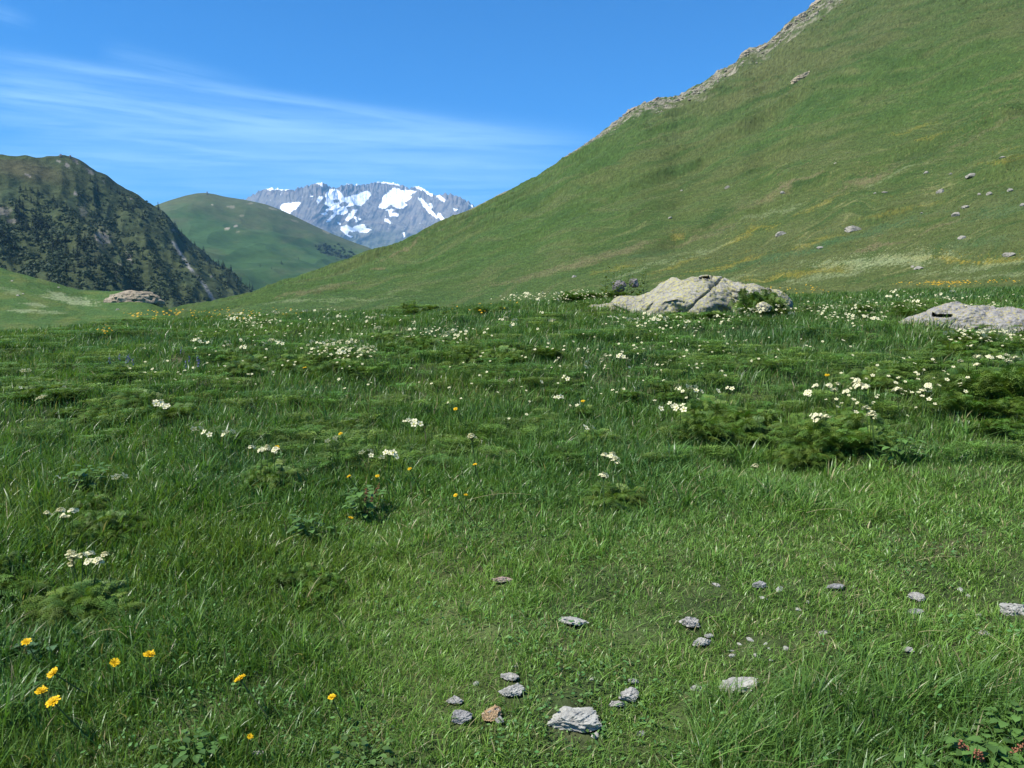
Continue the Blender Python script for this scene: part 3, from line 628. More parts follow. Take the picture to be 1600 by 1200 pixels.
# conifers standing on it
def conifer(seed):
    rs = np.random.default_rng(seed); t = MB(); t.tube([(0, 0, -0.06), (0, 0, 0.5), (0.01, 0, 0.95)], [0.035, 0.022, 0.006], (0.06, 0.045, 0.035), 6)
    cr = MB(); L = 12; wide = rs.uniform(0.19, 0.27)
    for l in range(L):
        zz = 0.10 + 0.86 * l / (L - 1); rad = wide * (1 - (l / L) ** 1.15) * rs.uniform(0.75, 1.15) + 0.02
        nb = 9 if l < 8 else 6
        for b in range(nb):
            if rs.random() < 0.12: continue
            a = rs.uniform(0, 6.283); rr = rad * rs.uniform(0.6, 1.15); drop = rs.uniform(0.02, 0.09)
            ca, sa = math.cos(a), math.sin(a); w = rr * rs.uniform(0.28, 0.42)
            for q in range(3):
                f0, f1 = q / 3, (q + 1.25) / 3
                p0 = np.array([ca * rr * f0, sa * rr * f0, zz + 0.02 - drop * f0 ** 2]); p1 = np.array([ca * rr * f1, sa * rr * f1, zz + 0.01 - drop * f1 ** 2 + rs.uniform(-.012, .02)])
                side = np.array([-sa, ca, rs.uniform(-.5, .5)]) * w * (1.1 - 0.5 * f0)
                cc = np.array([0.028, 0.047, 0.026]) * rs.uniform(0.7, 1.5)
                cr.add([p0 + side * .8, p0 - side * .8, p1 - side * .25, p1 + side * .25], [(0, 1, 2, 3)], None, cc)
    cr.add([(0.02, 0, .9), (-.012, .017, .9), (-.012, -.017, .9), (0, 0, 1.02)], None, [(0, 1, 3), (1, 2, 3), (2, 0, 3)], (0.025, 0.042, 0.018))
    return t.mesh('trunk', M_BARK), cr.mesh('crown', M_TREE)
CON = [conifer(s) for s in (1, 2, 3, 4, 5)]
def tree(x, y, z, h, k, lab, group):
    e = bpy.data.objects.new('conifer_tree', None); COL.objects.link(e); e.location = (x, y, z); e.empty_display_size = 1
    w = h * random.uniform(0.95, 1.35); e.scale = (w, w, h); e.rotation_euler = (0, 0, random.uniform(0, 6.28))
    link('trunk', CON[k % 5][0], e); link('crown', CON[k % 5][1], e)
    tag(e, lab, 'tree', group)
TG = [
 ([(20, 318), (45, 325), (75, 350), (78, 398), (52, 400), (40, 370), (24, 350)], 34, (9, 16), 'dark conifer in the clump high at the left of the wooded hill', 'upper left conifer clump'),
 ([(62, 395), (110, 400), (165, 425), (200, 452), (150, 455), (105, 452), (70, 425)], 46, (9, 16), 'dark conifer in the wood low on the left hill above the grassy bank', 'low wood on the left hill'),
 ([(25, 285), (70, 305), (110, 330), (95, 345), (50, 320), (25, 300)], 22, (6, 11), 'small dark conifer in the band below the bare hilltop', 'conifers under the hilltop'),
 ([(130, 270), (165, 290), (215, 330), (230, 360), (195, 350), (150, 310)], 26, (5, 10), 'small dark conifer in the diagonal band below the steep skyline of the left hill', 'conifers below the skyline'),
 ([(180, 380), (230, 400), (262, 440), (270, 470), (235, 470), (205, 440)], 22, (6, 11), 'small dark conifer left of the pale scree gully', 'conifers left of the gully'),
 ([(335, 420), (385, 452), (395, 462), (370, 470), (345, 462), (325, 440)], 34, (7, 13), 'dark conifer in the wood right of the pale scree gully', 'wood right of the gully'),
 ([(0, 400), (22, 402), (30, 418), (10, 415), (0, 412)], 7, (9, 14), 'dark conifer at the left edge just above the grassy bank', 'conifers above the bank')]
kk = 0
for poly, cnt, (h0, h1), lab, g in TG:
    P = np.array(poly); got = 0
    while got < cnt:
        px, py = random.uniform(P[:, 0].min(), P[:, 0].max()), random.uniform(P[:, 1].min(), P[:, 1].max())
        if not inpoly(np.array([px]), np.array([py]), poly)[0]: continue
        x, y, z = DH.at_px(px, py); d = math.hypot(x, y)
        tree(float(x), float(y), float(z), random.uniform(h0, h1) * d / FOC, kk, lab, g); kk += 1; got += 1
for i in range(26):                                    # along the falling skyline
    px = 262 + i * 6.0 + random.uniform(-2, 2); a, _ = pxdir(px, 400)
    x, y, z = DH.pos(float(a), 0.985 + 0.012 * random.random()); d = math.hypot(x, y)
    tree(float(x), float(y), float(z), random.uniform(4, 10) * d / FOC, kk, 'small conifer standing on the falling skyline of the left hill', 'conifers on the falling skyline'); kk += 1
x, y, z = DH.at_px(247.5, 331); tree(float(x), float(y), float(z), 12 * math.hypot(x, y) / FOC, 2, 'lone taller conifer on the left hill skyline where the middle hill begins', None)
for px, lab in ((95, 'left one of two tiny cairns on the dark hilltop'), (110, 'right one of two tiny cairns on the dark hilltop')):
    a, _ = pxdir(px, 244); x, y, z = DH.pos(float(a), 0.99); W = 3.2 * math.hypot(x, y) / FOC
    tag(link('cairn', rock_mesh('cairn', 500 + px, (W, W * .8, W * 1.6), RM['dark'], 3, 10), None, (float(x), float(y), float(z) + W * .6)), lab, 'cairn')

# ---- the smooth green hill in the middle
MH_SKY = [(120, 345), (200, 336), (240, 323), (258, 316), (275, 310.5), (290, 306), (305, 303.5), (320, 302.5), (335, 304), (350, 307.5), (380, 313), (400, 317), (420, 322), (440, 329), (460, 338), (480, 347), (500, 357), (520, 366), (540, 374), (560, 382), (575, 387.5), (590, 395), (620, 412), (680, 450)]
MH = Hill(MH_SKY, [(120, 520), (680, 500)], lambda a: 1100 + 0 * a, lambda a: np.interp(a, [-0.5, -0.2, 0], [2100, 2300, 2000]), 1.0,
          lambda x, y, az, t, d: np.clip(t * 3, 0, 1) * (1 - 0.8 * sstep(.85, 1, t)) * (32 * fbm(x / 420, y / 420, 4, 91) + 14 * ridged(az * 9 + t * 2, t * 5 - az * 4, 2, 92)), smooth=21)
A, T, X, Y, Z = MH.mesh(150, 680, 460, 300)
pX, pY = proj(X, Y, Z)
c = np.broadcast_to(np.array([0.041, 0.080, 0.026]), pX.shape + (3,))
c = mixc(c, (0.066, 0.086, 0.033), sstep(-0.1, 0.7, fbm(pX / 60, pY / 22, 4, 93)) * 0.8)
c = mixc(c, (0.10, 0.10, 0.05), sstep(0.75, 1, T + 0.1 * fbm(pX / 30, pY / 10, 3, 94)) * 0.6)
brk = fbm(pX / 5, pY / 4, 3, 95)
for cx, cy, rx, ry, an, a in [(355, 357, 6, 2.5, 15, 1), (368, 353, 5, 2.5, 15, 1), (362, 323, 10, 3, 0, .6), (332, 320, 3, 2, 0, 1), (378, 337, 10, 2, 4, .5), (390, 318, 8, 2, 0, .5), (372, 362, 6, 2, 0, .4), (510, 362, 10, 3, -25, .5), (425, 326, 10, 2, -15, .5), (460, 345, 10, 2, -20, .4)]:
    m = ell(pX, pY, cx, cy, rx * 1.3, ry * 1.4, an, .9); c = mixc(c, (0.27, 0.24, 0.17), sstep(.35, .8, m + .5 * brk) * a)
for cx, cy, rx, ry, an in [(520, 395, 34, 12, -18), (545, 405, 24, 8, -20), (505, 383, 14, 8, -30)]:
    m = ell(pX, pY, cx, cy, rx, ry, an, .9); c = mixc(c, (0.035, 0.052, 0.028), sstep(.3, .8, m + .6 * brk) * .9)
me = mesh_np('middle_hill', np.stack([X, Y, Z], -1).reshape(-1, 3), grid_quads(*X.shape), None, np.clip(c, .004, 1).reshape(-1, 3), True, M_MID)
tag(link('hill', me), 'smooth rounded green hill in the middle distance', None, None, 'structure')
scrub(MH, 900, (480, 370, 590, 420), lambda px, py: ell(px, py, 528, 397, 46, 14, -22, .7) * 0.8, 4.0, ((0.016, 0.028, 0.015), (0.03, 0.045, 0.02)), 'scrub', 'dark scrub low on the right flank of the middle hill')
for i in range(26):
    while True:
        px, py = random.uniform(490, 560), random.uniform(378, 412)
        if ell(np.array(px), np.array(py), 524, 396, 34, 12, -20, .5) > 0.2: break
    x, y, z = MH.at_px(px, py); tree(float(x), float(y), float(z), random.uniform(3, 6) * math.hypot(x, y) / FOC, i, 'tiny dark conifer in the patch on the right flank of the middle hill', 'conifers on the middle hill')
for px, py, h in ((440, 427, 6), (407, 435, 5), (467, 420, 5), (425, 440, 4), (452, 423, 3)):
    x, y, z = MH.at_px(px, py); tree(float(x), float(y), float(z), h * math.hypot(x, y) / FOC, px, 'lone tiny conifer on the bare green lower flank of the middle hill', 'lone conifers low on the middle hill')
a, _ = pxdir(324, 303); x, y, z = MH.pos(float(a), 0.992); W = 2.4 * math.hypot(x, y) / FOC
tag(link('cairn', rock_mesh('cairn', 640, (W, W * .8, W * 2.2), RM['dark'], 3, 10), None, (float(x), float(y), float(z) + W * .7)), 'tiny cairn on the round top of the middle hill', 'cairn')

# ---- the snow streaked mountain far behind
PK_SKY = [(300, 330), (360, 316), (378, 312), (390, 308), (398, 302), (408, 297.5), (418, 294), (428, 294.5), (436, 296), (448, 296), (460, 296.5), (468, 293), (478, 291), (488, 287.5), (496, 286), (503, 285.5), (510, 288), (516, 292), (526, 293.5), (535, 290), (545, 287), (552, 288), (562, 289), (572, 288), (580, 285.5), (590, 284.5), (602, 284), (612, 286), (622, 287.5), (632, 291), (641, 294), (648, 292), (654, 291), (662, 295), (672, 301), (680, 306), (688, 303.5), (696, 302.5), (706, 303.5), (716, 307), (726, 311.5), (736, 318), (746, 325), (760, 336), (800, 372), (860, 420)]
def pk_disp(x, y, az, t, d):
    e = np.clip(t * 4, 0, 1)
    return (1 - sstep(.9, 1.0, t)) * e * (45 * ridged(az * 26 + 1.6 * fbm(az * 9, t * 4, 2, 5), t * 2.6, 4, 101) + 32 * ridged(x / 420, y / 420, 4, 102) - 25) + 22 * fbm(az * 260, t * 9, 3, 103) * sstep(.8, 1, t)
PK = Hill(PK_SKY, [(300, 470), (860, 480)], lambda a: 5600 + 0 * a, lambda a: 8000 + 500 * np.sin(a * 30), 1.0, pk_disp, smooth=3)
A, T, X, Y, Z = PK.mesh(290, 860, 900, 460)
pX, pY = proj(X, Y, Z)
def zp(s): return [(370 + a / 4.1026, 270 + b / 4.1026) for a, b in s]
SNOW = [[(272,215),(300,195),(350,190),(415,188),(385,225),(335,265),(290,250)],
 [(565,140),(600,100),(640,105),(665,125),(690,160),(730,150),(790,130),(830,115),(860,125),(855,150),(820,195),(790,212),(760,205),(720,215),(700,225),(710,250),(690,268),(640,268),(600,310),(568,318),(600,280),(625,255),(610,235),(570,250),(575,230),(600,225),(560,200),(575,175)],
 [(515,160),(530,150),(560,155),(540,180),(515,205)], [(690,300),(720,265),(745,235),(775,235),(760,260),(740,290),(710,312)],
 [(905,215),(930,190),(935,150),(965,130),(1010,95),(1060,110),(1150,115),(1140,130),(1105,145),(1125,155),(1100,180),(1075,190),(1095,205),(1060,230),(1020,225),(990,205),(950,232),(915,228)],
 [(955,235),(980,235),(1015,235),(990,255),(1040,262),(1035,277),(1000,275),(985,285),(970,255)],
 [(665,345),(700,335),(740,350),(770,335),(820,330),(830,355),(865,365),(825,385),(780,375),(740,380),(720,375),(710,395),(745,410),(735,418),(700,400),(670,370)],
 [(1275,145),(1300,145),(1340,175),(1330,188),(1300,170)], [(1285,260),(1305,255),(1335,300),(1350,320),(1320,315),(1285,280)], [(1160,160),(1185,162),(1240,225),(1290,290),(1272,288),(1215,240)],
 [(945,295),(965,293),(995,322),(985,327),(950,310)], [(1480,195),(1500,200),(1530,225),(1510,225)], [(1385,225),(1415,235),(1410,243),(1395,240)], [(640,312),(665,320),(670,335),(650,330)], [(750,280),(765,285),(775,315),(765,318)], [(778,285),(800,300),(800,303),(780,300)],
 [(1200,110),(1240,135),(1245,150),(1225,140)], [(1228,200),(1250,195),(1258,225),(1245,235)], [(470,150),(490,142),(485,155)], [(1065,380),(1078,385),(1078,410),(1068,418)], [(540,262),(575,250),(580,268),(555,272)]]
HOLES = [[(618,175),(640,168),(658,172),(660,190),(630,194)], [(652,198),(690,186),(722,195),(700,217),(662,217)]]
jx = pX + 1.5 * fbm(pX / 4, pY / 4, 2, 111); jy = pY + 1.3 * fbm(pX / 4, pY / 4, 2, 112)
snow = np.zeros(pX.shape)
for s in SNOW: snow = np.maximum(snow, inpoly(jx, jy, zp(s)))
for s in HOLES: snow = np.where(inpoly(jx, jy, zp(s)), 0, snow)
_, te = pxdir(pX, pY)
skypy = np.interp(pX[0], [p[0] for p in PK_SKY], [p[1] for p in PK_SKY])[None, :]
for x0, x1, th in [(408, 462, 2.6), (465, 504, 2.0), (536, 546, 1.5), (556, 571, 3), (588, 612, 3), (645, 676, 3.4), (610, 625, 1.2)]:
    snow = np.maximum(snow, (pX > x0) & (pX < x1) & (pY < skypy + 0.6 * th * (0.7 + 1.1 * fbm(pX / 5, pX / 9, 2, 113))))
streak = (fbm(pX / 2.2 + pY / 4, pY / 9, 3, 114) > 0.74) & (fbm(pX / 30, pY / 20, 2, 115) > 0.12) & (pY < 365)
snow = np.maximum(snow, streak * 0.9)
c = np.broadcast_to(np.array([0.165, 0.155, 0.145]), pX.shape + (3,))
c = mixc(c, (0.065, 0.065, 0.08), sstep(-0.15, 0.45, fbm(pX / 4 + pY / 9, pY / 16, 4, 116)) * 0.95)
c = mixc(c, (0.23, 0.19, 0.165), sstep(0.1, 0.7, fbm(pX / 18, pY / 9, 3, 117)) * 0.6)
c = mixc(c, (0.07, 0.095, 0.05), sstep(345, 385, pY + 10 * fbm(pX / 14, pY / 9, 3, 118)) * 0.6)
c = mixc(c, (0.92, 0.93, 0.95), np.clip(snow, 0, 1))
me = mesh_np('mountain', np.stack([X, Y, Z], -1).reshape(-1, 3), grid_quads(*X.shape), None, np.clip(c, .004, 1).reshape(-1, 3), True, M_PEAK)
tag(link('mountain', me), 'far rocky mountain streaked with snow', None, None, 'structure')

# ---- one broad sheet under everything
s = 14000.0
me = mesh_np('valley_ground', [(-s, -s, -95), (s, -s, -95), (s, s, -95), (-s, s, -95)], [(0, 1, 2, 3)], None, np.tile([[0.05, 0.09, 0.03]], (4, 1)), False, M_MID)
tag(link('ground', me), 'valley floor reaching the horizon', None, None, 'structure')

# ------------------------------------------------------------------ meadow grass
SHORT = [(560, 840), (700, 808), (1000, 800), (1230, 740), (1400, 725), (2000, 715), (2000, 1060), (1380, 1050), (1180, 1110), (1040, 1260), (600, 1260), (500, 1010)]
def meadow_maps(x, y):
    px, py = proj(x, y, zground(x, y))
    jx, jy = px + 60 * fbm(x / 0.5, y / 0.5, 3, 121), py + 28 * fbm(x / 0.5, y / 0.5, 3, 122)
    short = np.zeros(px.shape)
    for ox, oy in ((0, 0), (90, 25), (-90, -25), (50, -55), (-50, 55), (0, 85), (0, -85), (130, 0), (-130, 0)): short = short + inpoly(jx + ox, jy + oy, SHORT)
    short = short / 9
    d = np.hypot(x, y)
    h = 0.085 + 0.025 * sstep(3, 7, d) * sstep(16, 10, d) + 0.045 * fbm(x / 0.7, y / 0.7, 3, 123)
    h = h * (1 - 0.55 * short) * (1 - 0.25 * sstep(3.2, 2.4, d))
    h = np.where((px > 1080) & (py > 1090), np.maximum(h, 0.10), h)
    return px, py, short, np.clip(h, 0.035, 0.3)

BOULD = [(b1.location.x, b1.location.y - 0.55, 1.3, 0.4), (b2.location.x, b2.location.y - 0.6, 1.1, 0.45)]
def blades(n, nper, d0, d1, pw, wref, seg, sig, hscale=1.0):
    """tufts of grass: n blades in groups of nper, distances d0..d1 with density falling as d**-pw"""
    nt = n // nper
    u = rng.random(nt); e = 2 - pw
    d = (d0 ** e + u * (d1 ** e - d0 ** e)) ** (1 / e)
    a = rng.uniform(-1.1, 1.1, nt) if d0 < 4 else rng.uniform(-0.88, 0.88, nt)
    tx, ty = np.sin(a) * d, np.cos(a) * d
    tx = np.repeat(tx, nper); ty = np.repeat(ty, nper); dd = np.repeat(d, nper)
    N = len(tx)
    tone = np.repeat(rng.normal(0, 1, nt), nper); tl = np.repeat(rng.uniform(0.6, 1.35, nt), nper)
    sg = sig * np.clip(dd / 4, 0.8, 2.2)
    ox, oy = rng.normal(0, 1, N) * sg, rng.normal(0, 1, N) * sg
    x, y = tx + ox, ty + oy
    keep = np.ones(N, bool)
    for fx, fy, fr in STONE_FOOT:                    # stones press the grass down; a few blades lean over them
        q = np.hypot(x - fx, (y - fy)) < fr * .8
        q |= (np.abs(x - fx) < fr * .8) & (y < fy) & (y > fy - fr * 1.1) & (rng.random(N) < .6)
        keep &= ~q
    for bx, by, bl, bw in BOULD: keep &= ~((np.abs(x - bx) < bl) & (np.abs(y - by) < bw) & (rng.random(N) < .45))
    x, y, dd, tone, tl, ox, oy = x[keep], y[keep], dd[keep], tone[keep], tl[keep], ox[keep], oy[keep]; N = len(x)
    px, py, short, h = meadow_maps(x, y)
    h = h * tl * rng.uniform(0.55, 1.3, N) * hscale
    z = zground(x, y) - 0.004
    w = wref * np.clip(dd / 3, 0.8, 9) ** 0.62 * rng.uniform(0.45, 1.5, N) * (1 - 0.3 * short)
    th = np.arctan2(oy, ox) + rng.normal(0, 1.0, N)
    ln = np.abs(rng.normal(0.5, 0.36, N)) * (1 + 0.4 * short)
    lx = np.cos(th) * ln + 0.08 + 0.1 * pn(x / 1.5, y / 1.5, 131); ly = np.sin(th) * ln - 0.06
    ll = np.hypot(lx, ly) + 1e-6
    wd = np.stack([-ly / ll, lx / ll, 0 * ll], 1)
    tw = rng.uniform(-0.9, 0.9, N); c_, s_ = np.cos(tw), np.sin(tw)
    wd = np.stack([wd[:, 0] * c_ - wd[:, 1] * s_, wd[:, 0] * s_ + wd[:, 1] * c_, 0 * ll], 1)
    L = np.stack([lx, ly, 0 * lx], 1)
    B = np.stack([x, y, z], 1)
    up = np.array([0, 0, 1.0])
    def along(f):
        return B + h[:, None] * (up * (f - 0.22 * f * f * np.clip(ll, 0, 1.6)[:, None]) + L * f ** 1.9)
    fs = [0, 0.42, 0.75] if seg == 3 else [0, 0.5]
    ws = [0.8, 1.0, 0.72] if seg == 3 else [0.85, 0.95]
    parts = []
    for f, k in zip(fs, ws):
        c = along(f); parts += [c - wd * (w * k * .5)[:, None], c + wd * (w * k * .5)[:, None]]
    parts.append(along(1.0))
    K = len(parts)
    V = np.stack(parts, 1).reshape(-1, 3)
    b = np.arange(N)[:, None] * K
    Q = [b + np.array([0, 1, 3, 2])]
    if seg == 3: Q.append(b + np.array([2, 3, 5, 4]))
    Q = np.concatenate(Q); T = b + np.array([K - 3, K - 2, K - 1])
    # colour: species and moisture, not light
    m = fbm(x / 2.2, y / 1.5, 3, 141) + 0.28 * tone
    c = mixc(np.broadcast_to(np.array([0.103, 0.212, 0.036]), (N, 3)), (0.080, 0.182, 0.052), sstep(0.0, 0.7, m))
    c = mixc(c, (0.146, 0.236, 0.036), sstep(0.1, 0.9, -m))
    c = mixc(c, (0.160, 0.268, 0.046), short * 0.6)
    r = rng.random(N)
    c = np.where((r < 0.035 + 0.05 * short)[:, None], np.array([0.30, 0.27, 0.13]), c)
    c = c * rng.uniform(0.62, 1.32, (N, 1)) * np.clip(0.9 + 0.35 * short, 0, 1.2)[:, None]
    cc = np.repeat(c, K, 0).reshape(N, K, 3).copy(); cc[:, -1] = mixc(cc[:, -1], (0.17, 0.19, 0.06), np.full(N, 0.25))
    return V, Q, T, np.clip(cc.reshape(-1, 3), .004, 1)

def grass(name, lab, *sets):
    Vs, Qs, Ts, Cs, o = [], [], [], [], 0
    for st in sets:
        V, Q, T, c = blades(*st); Vs.append(V); Qs.append(Q + o); Ts.append(T + o); Cs.append(c); o += len(V)
    me = mesh_np(name, np.concatenate(Vs), np.concatenate(Qs), np.concatenate(Ts), np.concatenate(Cs), False, M_GRASS)
    tag(link(name, me), lab, None, None, 'stuff')
grass('grass', 'wind combed green meadow grass', (220000, 14, 1.55, 4.6, 0.75, 0.0040, 3, 0.035), (310000, 9, 1.55, 6.0, 0.9, 0.0030, 2, 0.04, 0.62), (11000, 28, 1.8, 6.0, 0.9, 0.0060, 3, 0.03, 1.3), (430000, 12, 4.4, 21.5, 1.1, 0.0038, 2, 0.04))

# a few long dry stalks
def stalks():
    mb = MB()
    S = [(840, 1175, 905, 1148), (1180, 1010, 1130, 1040), (1430, 875, 1500, 877), (1545, 990, 1600, 1035), (1435, 985, 1485, 995), (730, 780, 830, 778), (1280, 875, 1295, 892), (1150, 950, 1175, 938), (1530, 1075, 1600, 1070), (930, 900, 960, 885), (1260, 800, 1330, 802), (1330, 860, 1300, 850), (350, 800, 420, 790), (120, 1000, 210, 985), (140, 985, 200, 1003), (660, 870, 690, 868), (730, 995, 760, 992), (1120, 935, 1095, 950), (415, 1170, 450, 1148), (1540, 1070, 1600, 1035), (630, 1180, 660, 1183), (1140, 1180, 1152, 1195)]
    for x0, y0, x1, y1 in S:
        ax, ay = on_ground([x0, x1], [y0, y1], 0.06); p0 = np.array([ax[0], ay[0], zground(ax[0], ay[0]) + .05]); p1 = np.array([ax[1], ay[1], zground(ax[1], ay[1]) + .07])
        q = np.linspace(0, 1, 9); sd_ = np.array([p1[1] - p0[1], p0[0] - p1[0], 0]) * random.uniform(-.12, .12); P = p0 + (p1 - p0) * q[:, None] + np.sin(np.pi * q)[:, None] * (sd_ + np.array([0, 0, .012])); d = np.hypot(*P[4][:2])
        mb.tube(P, 0.0009 * d / 2.5 * (1 - .6 * q), (0.30, 0.27, 0.13), 4)
    return mb.mesh('dry_grass', M_BARK)
tag(link('dry_grass', stalks()), 'thin dry straw stalks lying over the grass', None, None, 'stuff')

# small round leaved herbs mixed into the turf (uncountable)
def herbs(n):
    u = rng.random(n); d = 1.7 + 6.5 * u ** 1.2; a = rng.uniform(-1.0, 1.0, n); cx, cy = np.sin(a) * d, np.cos(a) * d
    ok = fbm(cx / 0.6, cy / 0.6, 3, 151) > 0.05; cx, cy, d = cx[ok], cy[ok], d[ok]; n = len(cx); k = 7
    x = np.repeat(cx, k) + rng.normal(0, .035, n * k); y = np.repeat(cy, k) + rng.normal(0, .035, n * k)
    _, _, short, h = meadow_maps(x, y); z = zground(x, y) + h * rng.uniform(.2, .75, n * k)
    th = rng.uniform(0, 6.28, n * k); r = 0.0075 * rng.uniform(.6, 1.5, n * k); tl = rng.uniform(-.6, .6, (n * k, 2))
    ang = np.array([0, 1.05, 2.1, 3.14, 4.19, 5.24]); rad = np.array([1, .62, .55, .8, .55, .62])
    dx = np.cos(ang[None] + 0) * rad; dy = np.sin(ang[None]) * rad * 0.8
    X = x[:, None] + r[:, None] * (dx * np.cos(th)[:, None] - dy * np.sin(th)[:, None]); Y = y[:, None] + r[:, None] * (dx * np.sin(th)[:, None] + dy * np.cos(th)[:, None])
    Z = z[:, None] + (X - x[:, None]) * tl[:, :1] + (Y - y[:, None]) * tl[:, 1:]
    b = np.arange(n * k)[:, None] * 6
    Q = np.concatenate([b + np.array([0, 1, 2, 3]), b + np.array([0, 3, 4, 5])])
    c = np.array([0.085, 0.18, 0.045]) * rng.uniform(.7, 1.5, (n * k, 1)); c[:, 0] *= rng.uniform(.8, 1.3, n * k)
    return mesh_np('ground_cover', np.stack([X, Y, Z], -1).reshape(-1, 3), Q, None, np.repeat(c, 6, 0), False, M_LEAF)
tag(link('ground_cover', herbs(6600)), 'small leafy herbs between the grass blades', None, None, 'stuff')

# ------------------------------------------------------------------ feathery leaved clumps
def feather_clump(seed, nf=74):
    """fronds of finely cut leaves arching out of one stock; about 1 m across, 0.5 high, scaled when placed"""
    rs = np.random.default_rng(seed); V, T, C = [], [], []; o = 0
    for f in range(nf):
        az = rs.uniform(0, 6.283); reach = rs.uniform(0.15, 0.52); top = rs.uniform(0.22, 0.42) * (1.15 - reach)
        bx, by = rs.normal(0, .10, 2); tone = np.array([0.112, 0.192, 0.030]) * rs.uniform(0.6, 1.35) * np.array([rs.uniform(.8, 1.25), 1, 1])
        ca, sa = math.cos(az), math.sin(az); side = np.array([-sa, ca, 0])
        m = 12; s0 = rs.uniform(0.25, 0.35)
        for i in range(m):
            q = s0 + (1 - s0) * i / (m - 1)
            p = np.array([bx + ca * reach * q, by + sa * reach * q, top * 1.7 * q * (1.55 - q) * 0.9])
            tx = np.array([ca * reach, sa * reach, top * 1.7 * (1.55 - 2 * q) * 0.9]); tx /= np.linalg.norm(tx)
            ln = 0.085 * (1 - abs(q - 0.55) * 1.25) + 0.02
            for sgn in (-1, 1):
                dr = side * sgn * 0.9 + tx * 0.65 + np.array([0, 0, rs.uniform(-.25, .15)]); dr /= np.linalg.norm(dr)
                nn = np.cross(dr, tx); pw = np.cross(nn, dr); pw /= np.linalg.norm(pw) + 1e-9
                for j in range(4):
                    g = (j + .5) / 4; c0 = p + dr * ln * g + np.array([0, 0, -0.03 * g * g])
                    for s2 in (-1, 1):
                        e = c0 + (dr * .75 + pw * s2 * .8 + nn * rs.uniform(-.35, .35)) * ln * 0.34 * (1.15 - g * .6)
                        w = (dr * .6 - pw * s2 * .45) * ln * 0.09
                        V += [c0 - w, c0 + w, e]; T.append((o, o + 1, o + 2)); o += 3; C += [tone * rs.uniform(.85, 1.15)] * 3
    return mesh_np('feathery_plant', np.array(V), None, np.array(T), np.array(C), False, M_LEAF)
FEA = [feather_clump(s) for s in range(6)]
# region: cx, cy, rx, ry, count, width px, label
CL = [
 (1130, 650, 70, 36, 9, 95, 'feathery dark clump in the left part of the large patch right of centre', 'clumps left in the large patch'),
 (1310, 665, 60, 26, 8, 110, 'feathery dark clump in the large patch under the cream flowers right of centre', 'clumps under the cream flowers'),
 (1260, 700, 50, 14, 4, 95, 'feathery clump along the lower edge of the large patch right of centre', 'clumps along the patch edge'),
 (1560, 620, 60, 36, 8, 105, 'feathery bright green clump crowding the right edge of the meadow', 'clumps at the right edge'),
 (1390, 585, 36, 14, 4, 85, 'feathery dark clump between the cream flower heads and the right edge clumps', 'clumps beside the right edge'),
 (1530, 540, 60, 14, 6, 80, 'feathery clump just in front of the low grey boulder', 'clumps before the grey boulder'),
 (1600, 512, 8, 4, 2, 60, 'dark feathery clump growing against the right side of the low grey boulder', 'clumps against the grey boulder'),
 (1150, 560, 50, 12, 4, 75, 'feathery dark clump in mid meadow below the lichen spotted boulder', 'clumps below the lichened boulder'),
 (1090, 490, 90, 6, 6, 62, 'low feathery clump along the foot of the lichen spotted boulder', 'clumps at the boulder foot'),
 (1188, 462, 40, 5, 6, 56, 'leafy clump covering the right end of the lichen spotted boulder', 'clumps over the boulder end'),
 (930, 462, 60, 6, 6, 50, 'leafy clump on the crest left of the lichen spotted boulder', 'crest clumps left of the boulder'),
 (790, 545, 70, 18, 7, 72, 'feathery clump in the central meadow below the crest', 'clumps in the central meadow'),
 (650, 530, 60, 22, 8, 72, 'feathery clump among white flowers left of the meadow centre', 'clumps left of the centre'),
 (500, 560, 60, 18, 8, 78, 'dark feathery clump in the long band left of the meadow centre', 'clumps in the left band'),
 (370, 555, 50, 14, 6, 74, 'dark feathery clump at the left end of the long band under the white flowers', 'clumps at the band end'),
 (190, 632, 90, 16, 7, 80, 'low feathery clump in the faint mound at left', 'clumps on the left mound'),
 (70, 608, 40, 8, 3, 70, 'low feathery clump above the faint mound at the far left', 'clumps above the left mound'),
 (520, 665, 30, 8, 2, 75, 'feathery clump beside the dark hollow left of centre', 'clumps by the dark hollow'),
 (420, 735, 44, 12, 4, 80, 'feathery clump under the small cream flowers left of centre', 'clumps under small cream flowers'),
 (960, 765, 30, 8, 2, 100, 'small feathery clump below the cream flower cluster at centre right', 'clumps below the centre cluster'),
 (900, 655, 60, 25, 4, 80, 'faint feathery clump in grass left of the large patch', 'clumps left of the large patch'),
 (170, 808, 48, 10, 4, 92, 'dark feathery clump on the left in a low row under sparse white flowers', 'clumps in the low left row'),
 (15, 880, 18, 16, 2, 105, 'bright green feathery clump cut by the left edge', 'clumps at the left edge'),
 (150, 925, 30, 14, 3, 115, 'large feathery clump carrying cream flowers in the left foreground', 'clumps of the left foreground'),
 (130, 775, 30, 10, 2, 90, 'small feathery clump just above the low left row', 'clumps above the low row'),
 (470, 890, 36, 8, 3, 78, 'low feathery clump in the grass at centre left foreground', 'clumps at the centre left'),
 (700, 480, 90, 6, 6, 46, 'small feathery clump along the crest left of centre', 'clumps along the crest'),
 (1400, 480, 90, 10, 6, 52, 'small feathery clump on the crest between the two boulders', 'clumps between the boulders'),
 (1010, 600, 50, 12, 3, 70, 'faint feathery clump in the grass above the large patch', 'clumps above the large patch'),
]
CLUMPS = []
